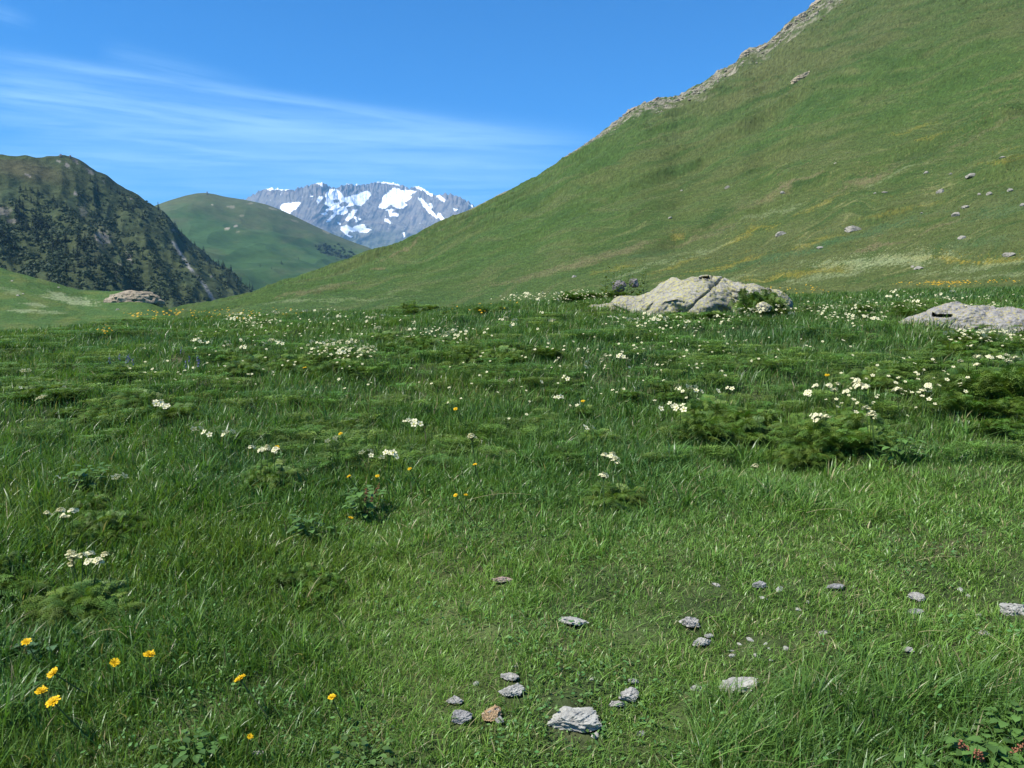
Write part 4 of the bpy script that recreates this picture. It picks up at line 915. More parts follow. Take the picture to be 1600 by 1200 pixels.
for cx, cy, rx, ry, n, w, lab, g in CL:
    for i in range(n):
        a = 6.283 * (i + random.random() * .8) / n; q = math.sqrt(random.uniform(0.05, 1))
        px, py = cx + rx * q * math.cos(a), cy + ry * q * math.sin(a)
        x, y = on_ground([px], [py + w * 0.12], 0.06); x, y = float(x[0]), float(y[0]); d = math.hypot(x, y)
        if cx in (1188, 1600):
            q = ((b1d if cx == 1188 else b2d) - random.uniform(.75, 1.0)) / d; x, y, d = x * q, y * q, d * q
        W = w * random.uniform(0.55, 1.2) * d / FOC
        o = link('feathery_plant', FEA[(i + int(cx)) % 6], None, (x, y, float(zground(x, y)) - 0.01))
        hh = min(max(W * 0.8, 0.30), 0.54) * random.uniform(.7, 1.25) * (1.35 if g in ('clumps left in the large patch', 'clumps under the cream flowers', 'clumps along the patch edge', 'clumps at the right edge') else 2.2 if cx == 1188 else 1.3 if cx == 1600 else 1)
        o.scale = (W, W, hh); o.rotation_euler = (random.uniform(-.12, .12), random.uniform(0, .2), random.uniform(0, 6.28))
        tag(o, lab, 'plant', g if n > 1 else None); CLUMPS.append((x, y, W * .5, hh * .45))

# small leafy sprigs of the same feathery kind tangled into the upper meadow (uncountable)
def sprigs(n):
    rs = np.random.default_rng(77); base = []
    for k in range(5):
        V, C = [], []
        for f in range(12):
            az = rs.uniform(0, 6.283); reach = rs.uniform(.2, .55); ca, sa = math.cos(az), math.sin(az); sd_ = np.array([-sa, ca, 0]); tone = rs.uniform(.65, 1.35)
            for i in range(7):
                q = .3 + .7 * i / 6; p = np.array([ca * reach * q, sa * reach * q, .85 * q * (1.5 - q)]); tx = np.array([ca, sa, .25])
                ln = .13 * (1 - abs(q - .55)) + .02
                for sg in (-1, 1):
                    for j in range(3):
                        c0 = p + (sd_ * sg + tx * .6) * ln * (j + .4) / 3; e = c0 + (sd_ * sg * rs.uniform(.3, 1) + tx * rs.uniform(.2, .9) + np.array([0, 0, rs.uniform(-.5, .5)])) * ln * .5; w = tx * ln * .11
                        V += [c0 - w, c0 + w, e]; C += [tone * rs.uniform(.85, 1.2)] * 3
        base.append((np.array(V), np.array(C)))
    px = np.concatenate([rs.uniform(-250, 2050, int(n * .55)), rs.uniform(1000, 1950, int(n * .2)), rs.uniform(0, 900, n - int(n * .55) - int(n * .2))])
    py = np.concatenate([rs.uniform(470, 590, int(n * .55)), rs.uniform(560, 720, int(n * .2)), rs.uniform(580, 730, n - int(n * .55) - int(n * .2))])
    X, Y = on_ground(px, py, .05); ok = fbm(X / 1.5, Y / 0.9, 3, 171) > -0.12; X, Y = X[ok], Y[ok]; Z = zground(X, Y); VV, CC = [], []
    for i in range(len(X)):
        V, C = base[i % 5]; a = rs.uniform(0, 6.28); dk = min(1.2, .25 + np.hypot(X[i], Y[i]) / 11); W = rs.uniform(.2, .48) * dk; H = rs.uniform(.18, .32) * min(1, dk); c, s_ = math.cos(a), math.sin(a)
        VV.append(np.stack([X[i] + W * (V[:, 0] * c - V[:, 1] * s_), Y[i] + W * (V[:, 0] * s_ + V[:, 1] * c), Z[i] + H * V[:, 2]], 1))
        CC.append(C[:, None] * (np.array([.105, .190, .030]) * rs.uniform(.75, 1.25) * np.array([rs.uniform(.8, 1.25), 1, 1])))
    V = np.concatenate(VV)
    return mesh_np('ground_cover', V, None, np.arange(len(V)).reshape(-1, 3), np.concatenate(CC), False, M_LEAF)
tag(link('ground_cover', sprigs(1350)), 'feathery leaf sprigs tangled into the upper meadow grass', None, None, 'stuff')

# ------------------------------------------------------------------ flowers
WHITE = (0.76, 0.71, 0.45)
def blossom_geo(mb, c, nrm, r, rs, col=WHITE, petals=6):
    nrm = np.asarray(nrm, float); nrm /= np.linalg.norm(nrm); a = np.cross(nrm, [0.2, 1, .3]); a /= np.linalg.norm(a); b = np.cross(nrm, a)
    ph = rs.uniform(0, 6.28); V, Q, C = [], [], []
    for k in range(petals):
        t = ph + 6.283 * k / petals; d = a * math.cos(t) + b * math.sin(t); s = -a * math.sin(t) + b * math.cos(t)
        i = len(V); lift = rs.uniform(.05, .3)
        V += [c + d * r * .12, c + d * r * .6 + s * r * .36 + nrm * r * lift * .5, c + d * r * 1.0 + nrm * r * lift, c + d * r * .6 - s * r * .36 + nrm * r * lift * .5]
        Q.append((i, i + 1, i + 2, i + 3))
    mb.add(V, Q, None, np.array(col) * rs.uniform(.88, 1.05))
    V = [c + nrm * r * .18] + [c + (a * math.cos(t) + b * math.sin(t)) * r * .24 + nrm * r * .08 for t in np.linspace(0, 6.283, 7)[:-1]]
    mb.add(V, None, [(0, k + 1, (k + 1) % 6 + 1) for k in range(6)], (0.42, 0.40, 0.06))
def umbel_parts(seed, nb=8):
    """stem of unit 1 m (scaled) with blossoms about 3.4 cm wide on short stalks"""
    rs = np.random.default_rng(seed); st = MB(); H = 0.24
    st.tube([(0, 0, 0), (0.01, 0, H * .5), (0.02, 0.0, H * .92)], [.0022, .002, .0016], (0.06, 0.11, 0.03), 4)
    bl = []
    for k in range(nb):
        a = 6.283 * k / nb + rs.uniform(-.3, .3); q = 0.017 * (0.2 if k < 2 else rs.uniform(.7, 1.2))
        c = np.array([0.02 + math.cos(a) * q, math.sin(a) * q, H + .008 - 0.6 * q + rs.uniform(-.004, .01)])
        st.tube([(0.02, 0, H * .92), tuple(c)], [.0012, .001], (0.06, 0.11, 0.03), 3)
        mb = MB(); blossom_geo(mb, c, (math.cos(a) * .6, math.sin(a) * .6 - .55, .8), 0.0115 * rs.uniform(.85, 1.2), rs)
        bl.append(mb.mesh('blossom', M_PETAL))
    return st.mesh('stem', M_LEAF), bl
UMB = [umbel_parts(s, n) for s, n in ((1, 8), (2, 9), (3, 7), (4, 10))]
def single_flower(seed, nb):
    rs = np.random.default_rng(seed + 50); mb = MB(); H = 0.22
    mb.tube([(0, 0, 0), (0.01, 0, H * .92)], [.0022, .0016], (0.06, 0.11, 0.03), 3)
    for k in range(nb):
        a = 6.283 * k / max(nb, 1); q = 0.022 if nb > 1 else 0
        c = np.array([.01 + math.cos(a) * q, math.sin(a) * q, H + rs.uniform(-.006, .01)])
        mb.tube([(.01, 0, H * .92), tuple(c)], [.001, .001], (0.06, 0.11, 0.03), 3)
        blossom_geo(mb, c, (math.cos(a) * .4, math.sin(a) * .4 - .7, .8), 0.019 * rs.uniform(.85, 1.2), rs, petals=5)
    return mb.mesh('white_flower', M_PETAL)
SF = [single_flower(s, n) for s, n in ((1, 1), (2, 2), (3, 3), (4, 1), (5, 3))]
# region: cx, cy, rx, ry, count, near(with parts), label, group
FL = [
 (1310, 606, 62, 16, 11, 1, 'cream umbel flower over the large feathery patch, in the showy upper cluster right of centre', 'showy cluster over the large patch'),
 (1350, 603, 6, 3, 2, 1, 'fullest cream flower head at the right of the showy cluster', 'fullest cream heads'),
 (1276, 655, 24, 7, 4, 1, 'cream umbel flower low on the large feathery patch', 'cream flowers low on the patch'),
 (1368, 640, 12, 16, 4, 1, 'cream umbel flower at the right side of the large feathery patch', 'cream flowers right of the patch'),
 (1432, 608, 20, 9, 4, 1, 'cream flower between the showy cluster and the right edge clumps', 'cream flowers before the right clumps'),
 (1555, 563, 45, 9, 10, 1, 'cream flower over the clumps at the right edge', 'cream flowers at the right edge'),
 (958, 716, 20, 7, 6, 1, 'cream flower in the low tight cluster at centre right', 'low tight centre cluster'),
 (948, 745, 10, 4, 2, 1, 'cream flower just below the low tight cluster at centre right', 'flowers below the tight cluster'),
 (1100, 608, 50, 5, 7, 0, 'white flower in the thin row left of the showy cream cluster', 'thin row of white flowers'),
 (1050, 640, 30, 10, 4, 0, 'white flower below the thin row left of the large patch', 'white flowers below the row'),
 (1040, 500, 110, 10, 20, 0, 'small white flower in front of the lichen spotted boulder', 'white flowers before the lichened boulder'),
 (1200, 487, 50, 9, 12, 0, 'small white flower under the right end of the lichen spotted boulder', 'white flowers under the boulder end'),
 (1325, 488, 45, 16, 14, 0, 'small white flower in the grass between the two boulders', 'white flowers between the boulders'),
 (1525, 520, 50, 6, 12, 0, 'small white flower right in front of the low grey boulder', 'white flowers before the grey boulder'),
 (1440, 462, 90, 10, 12, 0, 'tiny white flower on the crest above the low grey boulder', 'white flowers above the grey boulder'),
 (850, 462, 70, 8, 22, 0, 'tiny white flower on the crest left of the lichen spotted boulder', 'white flowers on the crest'),
 (820, 500, 60, 16, 12, 0, 'small white flower below the crest at the meadow centre', 'white flowers below the central crest'),
 (705, 521, 20, 6, 9, 0, 'small white flower in the tight bunch at the upper meadow centre', 'tight upper bunch'),
 (530, 540, 60, 11, 24, 0, 'small white flower in the broad drift left of centre', 'broad drift of white flowers'),
 (400, 535, 50, 9, 12, 0, 'small white flower over the left band of clumps', 'white flowers over the left band'),
 (312, 532, 22, 5, 6, 0, 'small white flower in the bunch at the left end of the band', 'white flowers at the band end'),
 (372, 494, 16, 5, 8, 0, 'small white flower in the bunch just below the left crest', 'white bunch below the left crest'),
 (480, 490, 60, 7, 9, 0, 'tiny white flower along the crest left of centre', 'white flowers along the left crest'),
 (600, 508, 60, 14, 10, 0, 'tiny white flower in the upper meadow left of the tight bunch', 'white flowers left of the bunch'),
 (335, 676, 30, 5, 4, 0, 'small white flower alone in dark grass on the left', 'white flowers in the dark left grass'),
 (405, 700, 22, 7, 6, 1, 'cream flower above the feathery clump left of centre', 'cream flowers left of centre'),
 (245, 634, 10, 7, 4, 0, 'small white flower on the faint left mound', 'white flowers on the left mound'),
 (138, 874, 24, 10, 9, 1, 'cream umbel flower crowning the large clump in the left foreground', 'cream flowers of the left foreground'),
 (175, 868, 6, 3, 1, 1, 'cream flower set apart at the right of the left foreground clump', None),
 (108, 803, 25, 12, 5, 1, 'white flower sparsely set over the low left row of clumps', 'white flowers over the low left row'),
 (595, 714, 40, 7, 5, 0, 'small cream flower in open grass below the meadow centre', 'cream flowers in open grass'),
 (746, 681, 5, 5, 2, 1, 'lone creamy flower in open grass at the picture centre', 'lone creamy flowers'),
 (648, 659, 12, 4, 3, 0, 'small whitish flower left of the lone creamy flower at centre', 'whitish flowers at centre'),
 (525, 690, 10, 5, 2, 0, 'small cream flower below the dark hollow left of centre', 'cream flowers by the hollow'),
 (190, 744, 6, 3, 1, 0, 'single pale flower in grass above the low left row', None),
 (92, 745, 6, 3, 1, 0, 'single pale flower near the left edge above the low row', None),
 (1192, 726, 4, 3, 1, 1, 'single cream flower in grass below the large patch', None),
 (930, 560, 70, 18, 10, 0, 'small white flower in the open grass below the lichen spotted boulder', 'white flowers in the open centre'),
 (850, 600, 50, 25, 5, 0, 'sparse white flower in grass left of the open centre', 'sparse white flowers at centre'),
 (920, 680, 14, 8, 2, 0, 'white flower a little above the low tight cluster', 'white flowers above the tight cluster'),
 (60, 600, 50, 20, 4, 0, 'tiny white flower on the far left of the meadow', 'white flowers at the far left'),
]
def place_flower(px, py, near, k, lab, g, sc):
    hh = 0.24 * sc if near else 0.22 * sc
    x, y = on_ground([px], [py], hh); x, y = float(x[0]), float(y[0]); z = float(zground(x, y))
    if near:
        e = bpy.data.objects.new('white_flower', None); COL.objects.link(e); e.empty_display_size = .1
        st, bl = UMB[k % 4]; link('stem', st, e)
        for b in bl: link('blossom', b, e)
    else:
        e = link('white_flower', SF[k % 5])
    e.location = (x, y, z); e.scale = (sc, sc, sc); e.rotation_euler = (random.uniform(-.1, .1), random.uniform(0, .15), random.uniform(0, 6.28)); tag(e, lab, 'flower', g)
k = 0
for cx, cy, rx, ry, n, near, lab, g in FL:
    for i in range(n):
        a = 6.283 * random.random(); q = math.sqrt(random.random())
        sc = random.uniform(0.7, 1.05) if near else random.uniform(0.9, 1.25)
        if near and cy < 700: sc *= 1.35
        if cy < 480: sc *= 1.1
        place_flower(cx + rx * q * math.cos(a), cy + ry * q * math.sin(a), near, k, lab, g, sc); k += 1

# yellow dandelions
def dandelion(seed):
    rs = np.random.default_rng(seed); h = MB()
    for ring, (r, n, lift) in enumerate(((0.021, 24, .12), (0.017, 20, .35), (0.012, 14, .7), (.006, 8, 1.1))):
        V, Q = [], []
        for k in range(n):
            t = 6.283 * (k + ring * .5) / n + rs.uniform(-.1, .1); d = np.array([math.cos(t), math.sin(t), 0]); s = np.array([-math.sin(t), math.cos(t), 0]); rr = r * rs.uniform(.72, 1.12); lf = lift * rs.uniform(.3, 1.5); i = len(V)
            w = rr * 0.12 + .0004
            V += [d * .002 - s * w * .4, d * .002 + s * w * .4, d * rr + s * w + [0, 0, rr * lf], d * rr - s * w + [0, 0, rr * lf]]; Q.append((i, i + 1, i + 2, i + 3))
        h.add(V, Q, None, np.array([0.80, 0.52, 0.012]) * rs.uniform(.85, 1.1))
    h.tube([(0, 0, -.012), (0, 0, .003)], [.004, .007], (0.07, 0.12, .03), 8)
    st = MB(); st.tube([(0.02, 0, -.16), (.008, 0, -.08), (0, 0, -.006)], [.0025, .0022, .002], (.12, .15, .05), 5)
    return h.mesh('flower_head', M_PETAL), st.mesh('stem', M_LEAF)
DAN = [dandelion(s) for s in (1, 2, 3)]
DL = [(41, 1003, 12, 'yellow dandelion nearest the left edge, highest on the far left'), (83, 1052, 15, 'yellow dandelion above two others at the lower left'), (65, 1080, 15, 'yellow dandelion just left of and above the lowest left dandelion'), (83, 1098, 18, 'lowest big yellow dandelion of the lower left cluster'), (180, 1038, 13, 'small yellow dandelion left of the highest standing one'), (234, 1025, 16, 'yellow dandelion at the upper right of the lower left cluster'), (375, 1064, 17, 'yellow dandelion alone between the left cluster and the centre'), (519, 1090, 12, 'yellow dandelion alone nearest to the foreground stones'), (391, 1153, 9, 'half closed yellow dandelion low in grass by the bottom edge'),
      (548, 811, 8, 'small yellow dandelion in grass above the foreground at centre left')]
def place_dandelion(px, py, w, lab, k, hoff, g=None):
    x, y = on_ground([px], [py], hoff); x, y = float(x[0]), float(y[0]); d = math.sqrt(x * x + y * y + (CAMZ - float(zground(x, y)) - hoff) ** 2); s = w * d / FOC / 0.042
    e = bpy.data.objects.new('dandelion', None); COL.objects.link(e); e.location = (x, y, float(zground(x, y)) + hoff); e.empty_display_size = .1
    e.rotation_euler = (random.uniform(-.1, .6), random.uniform(-.5, .4), random.uniform(0, 1)); h, st = DAN[k % 3]
    ho = link('flower_head', h, e); ho.scale = (s, s, s); so = link('stem', st, e); so.scale = (1, 1, max(hoff, .05) / .15)
    tag(e, lab, 'flower', g)
for i, (px, py, w, lab) in enumerate(DL): place_dandelion(px, py, w, lab, i, 0.16 if i < 7 else 0.12, 'yellow dandelions of the foreground')
YL = [(545, 745, 'yellow flower in grass right of a small dark weed at centre left'), (590, 745, 'yellow flower right of its twin over the small dark weed'), (640, 733, 'tiny yellow flower alone right of the small dark weed'), (476, 575, 'orange yellow flower under the dark clump in the left band'), (712, 640, 'lone yellow flower in open grass at picture centre'), (532, 679, 'orange flower beside the dark hollow left of centre'), (742, 727, 'yellow flower below the lone creamy flower'), (712, 774, 'left one of two low yellow flowers at centre'), (728, 774, 'right one of two low yellow flowers at centre'), (433, 700, 'yellow flower beside the small cream flowers left of centre'), (911, 628, 'orange flower in grass left of the large patch'), (1292, 587, 'yellow flower behind the showy cream cluster')]
for i, (px, py, lab) in enumerate(YL): place_dandelion(px, py, 7, lab, i, 0.2, 'yellow flowers of the mid meadow')
# violet flowers
def violet(seed):
    rs = np.random.default_rng(seed); mb = MB(); mb.tube([(0, 0, 0), (.01, 0, .26)], [.002, .0015], (.05, .1, .03), 3)
    for k in range(7):
        a = 2.4 * k; c = np.array([.01 + .012 * math.cos(a), .012 * math.sin(a), .2 + .012 * k]); blossom_geo(mb, c, (math.cos(a), math.sin(a), .5), .011, rs, (0.17, 0.15, 0.40), 5)
    return mb.mesh('violet_flower', M_PETAL)
VM = violet(3)
for i in range(12):
    px, py = (random.gauss(296, 8), random.gauss(549, 5)) if i < 6 else (random.uniform(170, 208), random.gauss(552, 3))
    x, y = on_ground([px], [py], .27); x, y = float(x[0]), float(y[0])
    o = link('violet_flower', VM, None, (x, y, float(zground(x, y)))); o.rotation_euler = (0, 0, random.uniform(0, 6)); o.scale = (.6, .6, .8)
    tag(o, 'violet blue flower in the bunch beside the left band of white flowers' if i < 6 else 'violet blue flower in the faint row farther left in the meadow', 'flower', 'violet flowers by the band' if i < 6 else 'violet flowers farther left')

# dense far drifts of tiny flowers on the crest (uncountable)
def drift(name, lab, spots, col):
    mb = MB(); rs = np.random.default_rng(5)
    for cx, cy, rx, ry, n, r in spots:
        a = rs.uniform(0, 6.28, n); q = np.sqrt(rs.random(n)); X, Y = on_ground(cx + rx * q * np.cos(a), cy + ry * q * np.sin(a), .22)
        for x, y in zip(X, Y):
            blossom_geo(mb, np.array([x, y, float(zground(x, y)) + .2 + rs.uniform(-.03, .05)]), (rs.normal(0, .3), -.4 + rs.normal(0, .3), 1), r * rs.uniform(.7, 1.3), rs, col, 5)
    tag(link(name, mb.mesh(name, M_PETAL)), lab, None, None, 'stuff')
drift('yellow_flowers', 'dense drift of orange yellow flowers along the crest', [(1480, 440, 38, 4, 90, .018), (1440, 437, 60, 4, 40, .016), (250, 488, 70, 6, 60, .017), (350, 490, 60, 8, 40, .015), (160, 512, 20, 6, 14, .016), (420, 486, 60, 5, 24, .014), (1545, 436, 50, 5, 40, .017), (760, 478, 60, 8, 14, .015), (1260, 450, 60, 6, 30, .016), (1000, 470, 30, 5, 6, .015)], (0.72, 0.40, 0.015))
drift('pale_flowers', 'sprinkling of tiny pale flowers through the upper meadow', [(870, 460, 110, 10, 153, .015), (500, 505, 200, 22, 102, .014), (530, 545, 60, 8, 68, .015), (700, 520, 70, 12, 51, .015), (400, 500, 40, 6, 51, .015), (1050, 500, 110, 10, 85, .015), (1210, 480, 70, 14, 68, .015), (1330, 488, 60, 18, 85, .015), (1100, 540, 260, 30, 85, .013), (1460, 470, 140, 14, 102, .014), (1540, 525, 60, 12, 51, .015), (420, 560, 230, 50, 68, .013), (900, 590, 250, 60, 68, .013), (1400, 600, 130, 40, 68, .015)], (0.74, 0.69, 0.43))

# ------------------------------------------------------------------ broad leaved plants
def leaf_plant(seed, nl=16, H=0.16, L=0.09, lobed=True, spikes=0, col=(0.085, 0.165, 0.034)):
    rs = np.random.default_rng(seed); lv = MB()
    for k in range(nl):
        a = rs.uniform(0, 6.28); reach = rs.uniform(.01, .09); z = H * rs.uniform(.3, 1); ca, sa = math.cos(a), math.sin(a); d = np.array([ca, sa, rs.uniform(-.2, .35)]); s = np.array([-sa, ca, 0]); ln = L * rs.uniform(.7, 1.2)
        b = np.array([ca * reach, sa * reach, z]); lv.tube([(0, 0, 0), b * [.6, .6, .7], b], [.0018, .0015, .001], np.array(col) * .9, 3)
        prof = [0, .3, .42, .3, .46, .3, .28, .12, 0] if lobed else [0, .2, .3, .34, .33, .28, .2, .1, 0]
        V = []; n = len(prof)
        for i, w in enumerate(prof):
            f = i / (n - 1); c = b + d * ln * f + np.array([0, 0, -.25 * ln * f * f]); V += [c - s * ln * w + [0, 0, ln * w * .25], c, c + s * ln * w + [0, 0, ln * w * .25]]
        Q = [(i * 3 + j, i * 3 + j + 1, i * 3 + j + 4, i * 3 + j + 3) for i in range(n - 1) for j in range(2)]
        lv.add(V, Q, None, np.array(col) * rs.uniform(.7, 1.35))
    sp = []
    for k in range(spikes):
        a = rs.uniform(0, 6.28); mb = MB(); top = np.array([math.cos(a) * .11, math.sin(a) * .08, H * 1.15]); m0 = top * [.55, .55, .6]
        mb.tube([(0, 0, 0), m0, top], [.0022, .002, .001], (.12, .09, .05), 4)
        for q in range(46):
            f = .45 + .55 * q / 45; p = (m0 * (1 - f) + top * f) if f > .5 else m0 * f * 2; p = m0 + (top - m0) * ((f - .45) / .55); p = p + rs.normal(0, .0045, 3); nr = rs.normal(size=3); nr /= np.linalg.norm(nr); u = np.cross(nr, [0, .3, 1]); u /= np.linalg.norm(u); v = np.cross(nr, u); r = .0034
            mb.add([p + u * r, p + v * r, p - u * r, p - v * r, p + nr * r, p - nr * r], None, [(0, 1, 4), (1, 2, 4), (2, 3, 4), (3, 0, 4), (1, 0, 5), (2, 1, 5), (3, 2, 5), (0, 3, 5)], np.array([.24, .10, .055]) * rs.uniform(.7, 1.3))
        sp.append(mb.mesh('flower_spike', M_BARK))
    return lv.mesh('leaves', M_LEAF), sp
def place_leafy(px, py, off, geo, name, lab, scale=1.0):
    x, y = on_ground([px], [py], off); x, y = float(x[0]), float(y[0])
    e = bpy.data.objects.new(name, None); COL.objects.link(e); e.location = (x, y, float(zground(x, y))); e.scale = (scale,) * 3; e.empty_display_size = .1; e.rotation_euler = (0, 0, random.uniform(0, 6))
    link('leaves', geo[0], e)
    for s in geo[1]: link('flower_spike', s, e)
    tag(e, lab, 'plant'); return e
place_leafy(1545, 1165, .1, leaf_plant(1, 90, .11, .034, True, 3), 'sorrel_plant', 'lobed leafy plant with rusty seed spikes in the lower right corner')
place_leafy(1470, 1195, .08, leaf_plant(2, 70, .085, .032, True, 2), 'sorrel_plant', 'leafy plant with drooping red brown spikes by the bottom edge left of the corner plant')
place_leafy(1590, 1120, .1, leaf_plant(3, 70, .11, .032, True, 1), 'sorrel_plant', 'leafy plant with one rusty spike cut by the right edge above the corner')
place_leafy(568, 780, .12, leaf_plant(4, 50, .17, .045, False, 2), 'weed_plant', 'small dark broad leaved weed with reddish spikes at centre left')
place_leafy(133, 745, .12, leaf_plant(5, 50, .15, .045, False), 'weed_plant', 'dark broad leaved weed above the low left row of clumps', 1.2)
place_leafy(80, 1005, .05, leaf_plant(6, 22, .06, .04, True, 0, (.08, .15, .06)), 'weed_plant', 'pale lobed rosette right of the highest left dandelion')
place_leafy(300, 1170, .06, leaf_plant(7, 50, .08, .028, False, 0, (.075, .15, .03)), 'weed_plant', 'bright broad leaved weed by the bottom edge at left')
place_leafy(480, 815, .1, leaf_plant(8, 46, .13, .04, False), 'weed_plant', 'dark bushy weed left of the small yellow dandelion')
place_leafy(570, 1180, .03, leaf_plant(9, 36, .05, .028, False, 0, (.085, .15, .035)), 'weed_plant', 'low rosette of yellowish leaves by the bottom edge left of the stones')
place_leafy(1410, 690, .14, leaf_plant(10, 40, .17, .05, False), 'weed_plant', 'broad leaved weed in grass right of the large patch')
# tall weeds rising above the crest beside the dark boulder
def tall_weed(seed):
    rs = np.random.default_rng(seed); mb = MB(); H = .55
    mb.tube([(0, 0, 0), (.03, 0, H * .6), (.08, 0, H)], [.004, .003, .0015], (.09, .13, .04), 4)
    for k in range(26):
        f = rs.uniform(.2, 1); a = rs.uniform(0, 6.28); b = np.array([.08 * f * f, 0, H * f]); d = np.array([math.cos(a), math.sin(a), .4]); s = np.array([-math.sin(a), math.cos(a), 0]); ln = .11 * (1.2 - f * .7)
        mb.add([b, b + d * ln * .5 + s * ln * .22, b + d * ln, b + d * ln * .5 - s * ln * .22], [(0, 1, 2, 3)], None, np.array([.12, .17, .05]) * rs.uniform(.7, 1.3))
    return mb.mesh('tall_weed', M_LEAF)
TW = [tall_weed(s) for s in range(3)]
for i, px in enumerate((958, 966, 978, 986, 998, 1004, 944)):
    a, _ = pxdir(px, 440); d = b1d + 0.55 + .2 * random.random(); x, y = math.sin(a) * d, math.cos(a) * d
    o = link('tall_weed', TW[i % 3], None, (x, y, float(zground(x, y)) + .05)); o.scale = (1.1,) * 3; o.rotation_euler = (0, 0, random.uniform(-1, 1))
    tag(o, 'pale leafy weed standing above the crest around the dark purplish boulder', 'plant', 'tall weeds by the purplish boulder')

# ------------------------------------------------------------------ air
bm = bmesh.new(); bmesh.ops.create_cube(bm, size=1.0); me = bpy.data.meshes.new('haze'); bm.to_mesh(me); bm.free()
hz = link('haze', me); hz.scale = (30000, 30000, 2200); hz.location = (0, 0, -96 - 1 + 1100 + 1)
tag(hz, 'thin blue mountain air', None, None, 'stuff')
m = bpy.data.materials.new('air'); nt, N, L = nodes_of(m)
out = N.new('ShaderNodeOutputMaterial'); pv = N.new('ShaderNodeVolumePrincipled')
pv.inputs['Color'].default_value = (0.29, 0.62, 1.0, 1); pv.inputs['Density'].default_value = 6.0e-5; pv.inputs['Anisotropy'].default_value = 0.0
L.new(pv.outputs[0], out.inputs['Volume']); me.materials.append(m)

# ------------------------------------------------------------------ sky and sun
SUN_EL, SUN_AZ = R(55), R(-112)           # high, from the left and a touch ahead
sd = Vector((math.sin(SUN_AZ) * math.cos(SUN_EL), math.cos(SUN_AZ) * math.cos(SUN_EL), math.sin(SUN_EL)))
ld = bpy.data.lights.new('sun', 'SUN'); ld.energy = 4.5; ld.angle = R(0.53); ld.color = (1.0, 0.965, 0.90)
lo = bpy.data.objects.new('sun', ld); COL.objects.link(lo); lo.rotation_euler = (-sd).to_track_quat('-Z', 'Y').to_euler()

w = bpy.data.worlds.new('World'); SC.world = w; w.use_nodes = True
nt = w.node_tree; N, L = nt.nodes, nt.links; N.clear()
out = N.new('ShaderNodeOutputWorld'); bg = N.new('ShaderNodeBackground'); bg.inputs['Strength'].default_value = 0.077
sky = N.new('ShaderNodeTexSky'); sky.sky_type = 'NISHITA'; sky.sun_disc = False; sky.sun_elevation = SUN_EL; sky.sun_rotation = SUN_AZ
sky.altitude = 2200; sky.air_density = 1.0; sky.dust_density = 0.4; sky.ozone_density = 2.0
def math_node(op, a, b=None, clamp=False):
    n = N.new('ShaderNodeMath'); n.operation = op; n.use_clamp = clamp
    for i, v in enumerate((a, b)):
        if v is None: continue
        if isinstance(v, (int, float)): n.inputs[i].default_value = v
        else: L.new(v, n.inputs[i])
    return n.outputs[0]
gm = N.new('ShaderNodeVectorMath'); gm.operation = 'MULTIPLY'; gm.inputs[1].default_value = (0.06, 0.68, 1.24); L.new(sky.outputs[0], gm.inputs[0])
# thin cirrus and contrails, the lowest broad ones also painting pale horizon haze: straight bands in the sky dome ahead (x/y, z/y of the direction)
tc = N.new('ShaderNodeTexCoord'); sx_ = N.new('ShaderNodeSeparateXYZ'); L.new(tc.outputs['Generated'], sx_.inputs[0])
yc = math_node('MAXIMUM', sx_.outputs[1], 0.05)
qx = math_node('DIVIDE', sx_.outputs[0], yc); qz = math_node('DIVIDE', sx_.outputs[2], yc)
def qpt(px, py):
    u, v = (px - 800) / FOC, (600 - py) / FOC; Y = CP + v * SP
    return u / Y, (-SP + v * CP) / Y
total = None
BANDS = [ # x0,y0,x1,y1, half width px at ends, opacity, noise stretch, fade at ends
 (-60, 76, 900, 224, 8, 9, .33, 0), (-100, 118, 640, 226, 36, 16, .46, 1), (-100, 190, 980, 226, 20, 15, .40, 0), (-60, 148, 150, 161, 4, 2.5, .34, 1), (120, 208, 420, 243, 3, 2.5, .26, 1), (-100, 236, 1000, 262, 18, 28, .46, 0), (150, 78, 420, 136, 16, 9, .16, 1), (-60, 178, 90, 186, 7, 4, .2, 1), (-40, 8, 60, 36, 12, 8, .16, 1), (300, 233, 420, 244, 2.2, 2, .25, 1), (-100, 290, 1000, 305, 40, 40, .38, 0), (300, 190, 960, 214, 30, 14, .34, 1)]
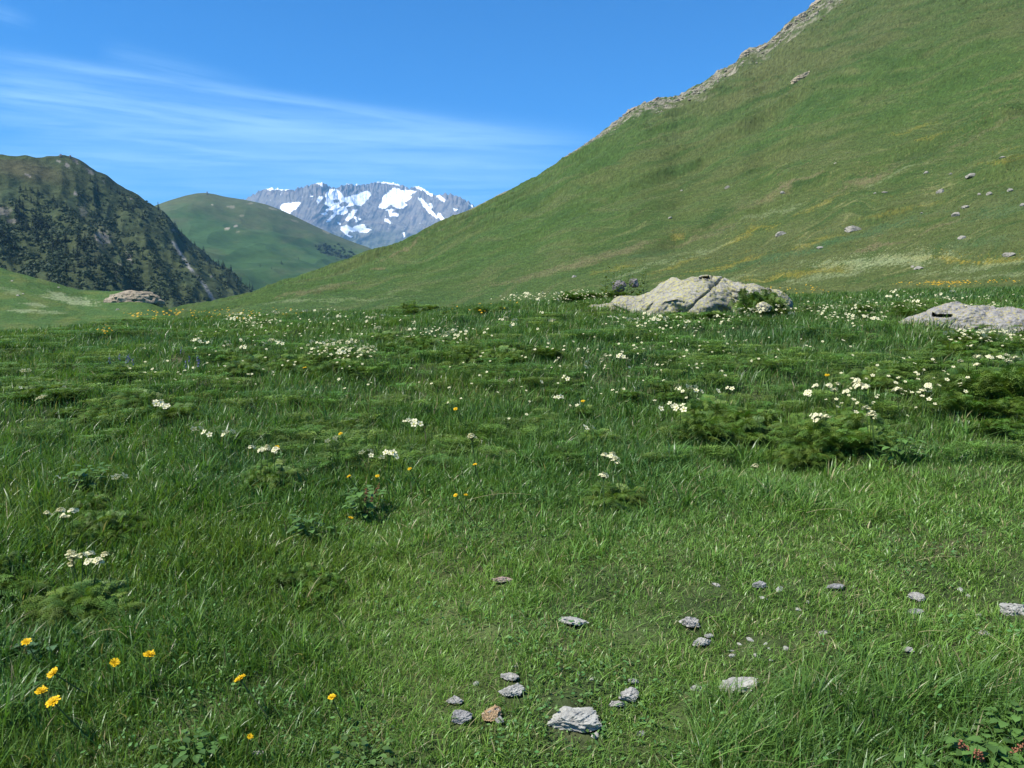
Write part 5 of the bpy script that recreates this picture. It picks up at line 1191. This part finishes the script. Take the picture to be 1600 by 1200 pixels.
for i, (x0, y0, x1, y1, w0, w1, op, fade) in enumerate(BANDS):
    a = np.array(qpt(x0, y0)); b = np.array(qpt(x1, y1)); dv = b - a; Ln = np.linalg.norm(dv); t = dv / Ln; nn = np.array([-t[1], t[0]])
    s = math_node('ADD', math_node('ADD', math_node('MULTIPLY', qx, float(t[0])), math_node('MULTIPLY', qz, float(t[1]))), float(-(a @ t)))
    p = math_node('ADD', math_node('ADD', math_node('MULTIPLY', qx, float(nn[0])), math_node('MULTIPLY', qz, float(nn[1]))), float(-(a @ nn)))
    cb = N.new('ShaderNodeCombineXYZ'); L.new(math_node('MULTIPLY', s, 5.0), cb.inputs[0]); L.new(math_node('MULTIPLY', p, 95.0), cb.inputs[1]); cb.inputs[2].default_value = i * 7.3
    nz = N.new('ShaderNodeTexNoise'); nz.inputs['Scale'].default_value = 1.6; nz.inputs['Detail'].default_value = 7; nz.inputs['Roughness'].default_value = 0.62; L.new(cb.outputs[0], nz.inputs['Vector'])
    nv = math_node('SUBTRACT', nz.outputs['Fac'], 0.5)
    sn = math_node('DIVIDE', s, float(Ln), True)
    wd = math_node('ADD', math_node('MULTIPLY', sn, (w1 - w0) / FOC), w0 / FOC)
    r = math_node('DIVIDE', math_node('ADD', p, math_node('MULTIPLY', nv, 0.013 if i == 0 else 0.024)), wd)
    g = math_node('EXPONENT', math_node('MULTIPLY', math_node('MULTIPLY', r, r), -0.9))
    m1 = math_node('MULTIPLY', g, math_node('ADD', math_node('MULTIPLY', nv, 2.6), 0.75, True))
    e = math_node('MULTIPLY', math_node('MULTIPLY', sn, 6.0, True), math_node('MULTIPLY', math_node('SUBTRACT', 1.0, sn), 4.0 if not fade else 2.2, True))
    m1 = math_node('MULTIPLY', math_node('MULTIPLY', m1, e), op)
    total = m1 if total is None else math_node('SUBTRACT', math_node('ADD', total, m1), math_node('MULTIPLY', total, m1))
front = math_node('MULTIPLY', math_node('SUBTRACT', sx_.outputs[1], 0.2), 5.0, True)
fac = math_node('MULTIPLY', math_node('MULTIPLY', total, 1.08), front, True)
mx = N.new('ShaderNodeMix'); mx.data_type = 'RGBA'; mx.inputs['B'].default_value = (4.2, 6.8, 9.6, 1)
L.new(fac, mx.inputs['Factor']); L.new(gm.outputs[0], mx.inputs['A'])
L.new(mx.outputs['Result'], bg.inputs['Color']); L.new(bg.outputs[0], out.inputs[0])

# ------------------------------------------------------------------ camera and render settings
cd = bpy.data.cameras.new('camera'); cam = bpy.data.objects.new('camera', cd); COL.objects.link(cam)
cd.sensor_fit = 'HORIZONTAL'; cd.sensor_width = 36; cd.lens = 36 * FOC / 1600; cd.clip_start = 0.05; cd.clip_end = 60000
cam.location = (0, 0, CAMZ); cam.rotation_euler = (R(90) - PITCH, 0, 0); SC.camera = cam
SC.view_settings.view_transform = 'Standard'; SC.view_settings.look = 'None'; SC.view_settings.exposure = 0.95; SC.view_settings.gamma = 1.0
SC.render.engine = 'CYCLES'
cy = SC.cycles
cy.max_bounces = 6; cy.diffuse_bounces = 3; cy.glossy_bounces = 2; cy.transmission_bounces = 3; cy.volume_bounces = 1; cy.transparent_max_bounces = 6
cy.use_denoising = True; cy.denoiser = 'OPENIMAGEDENOISE'; cy.denoising_input_passes = 'RGB_ALBEDO_NORMAL'; cy.denoising_prefilter = 'ACCURATE'
cy.use_adaptive_sampling = True; cy.adaptive_threshold = 0.01
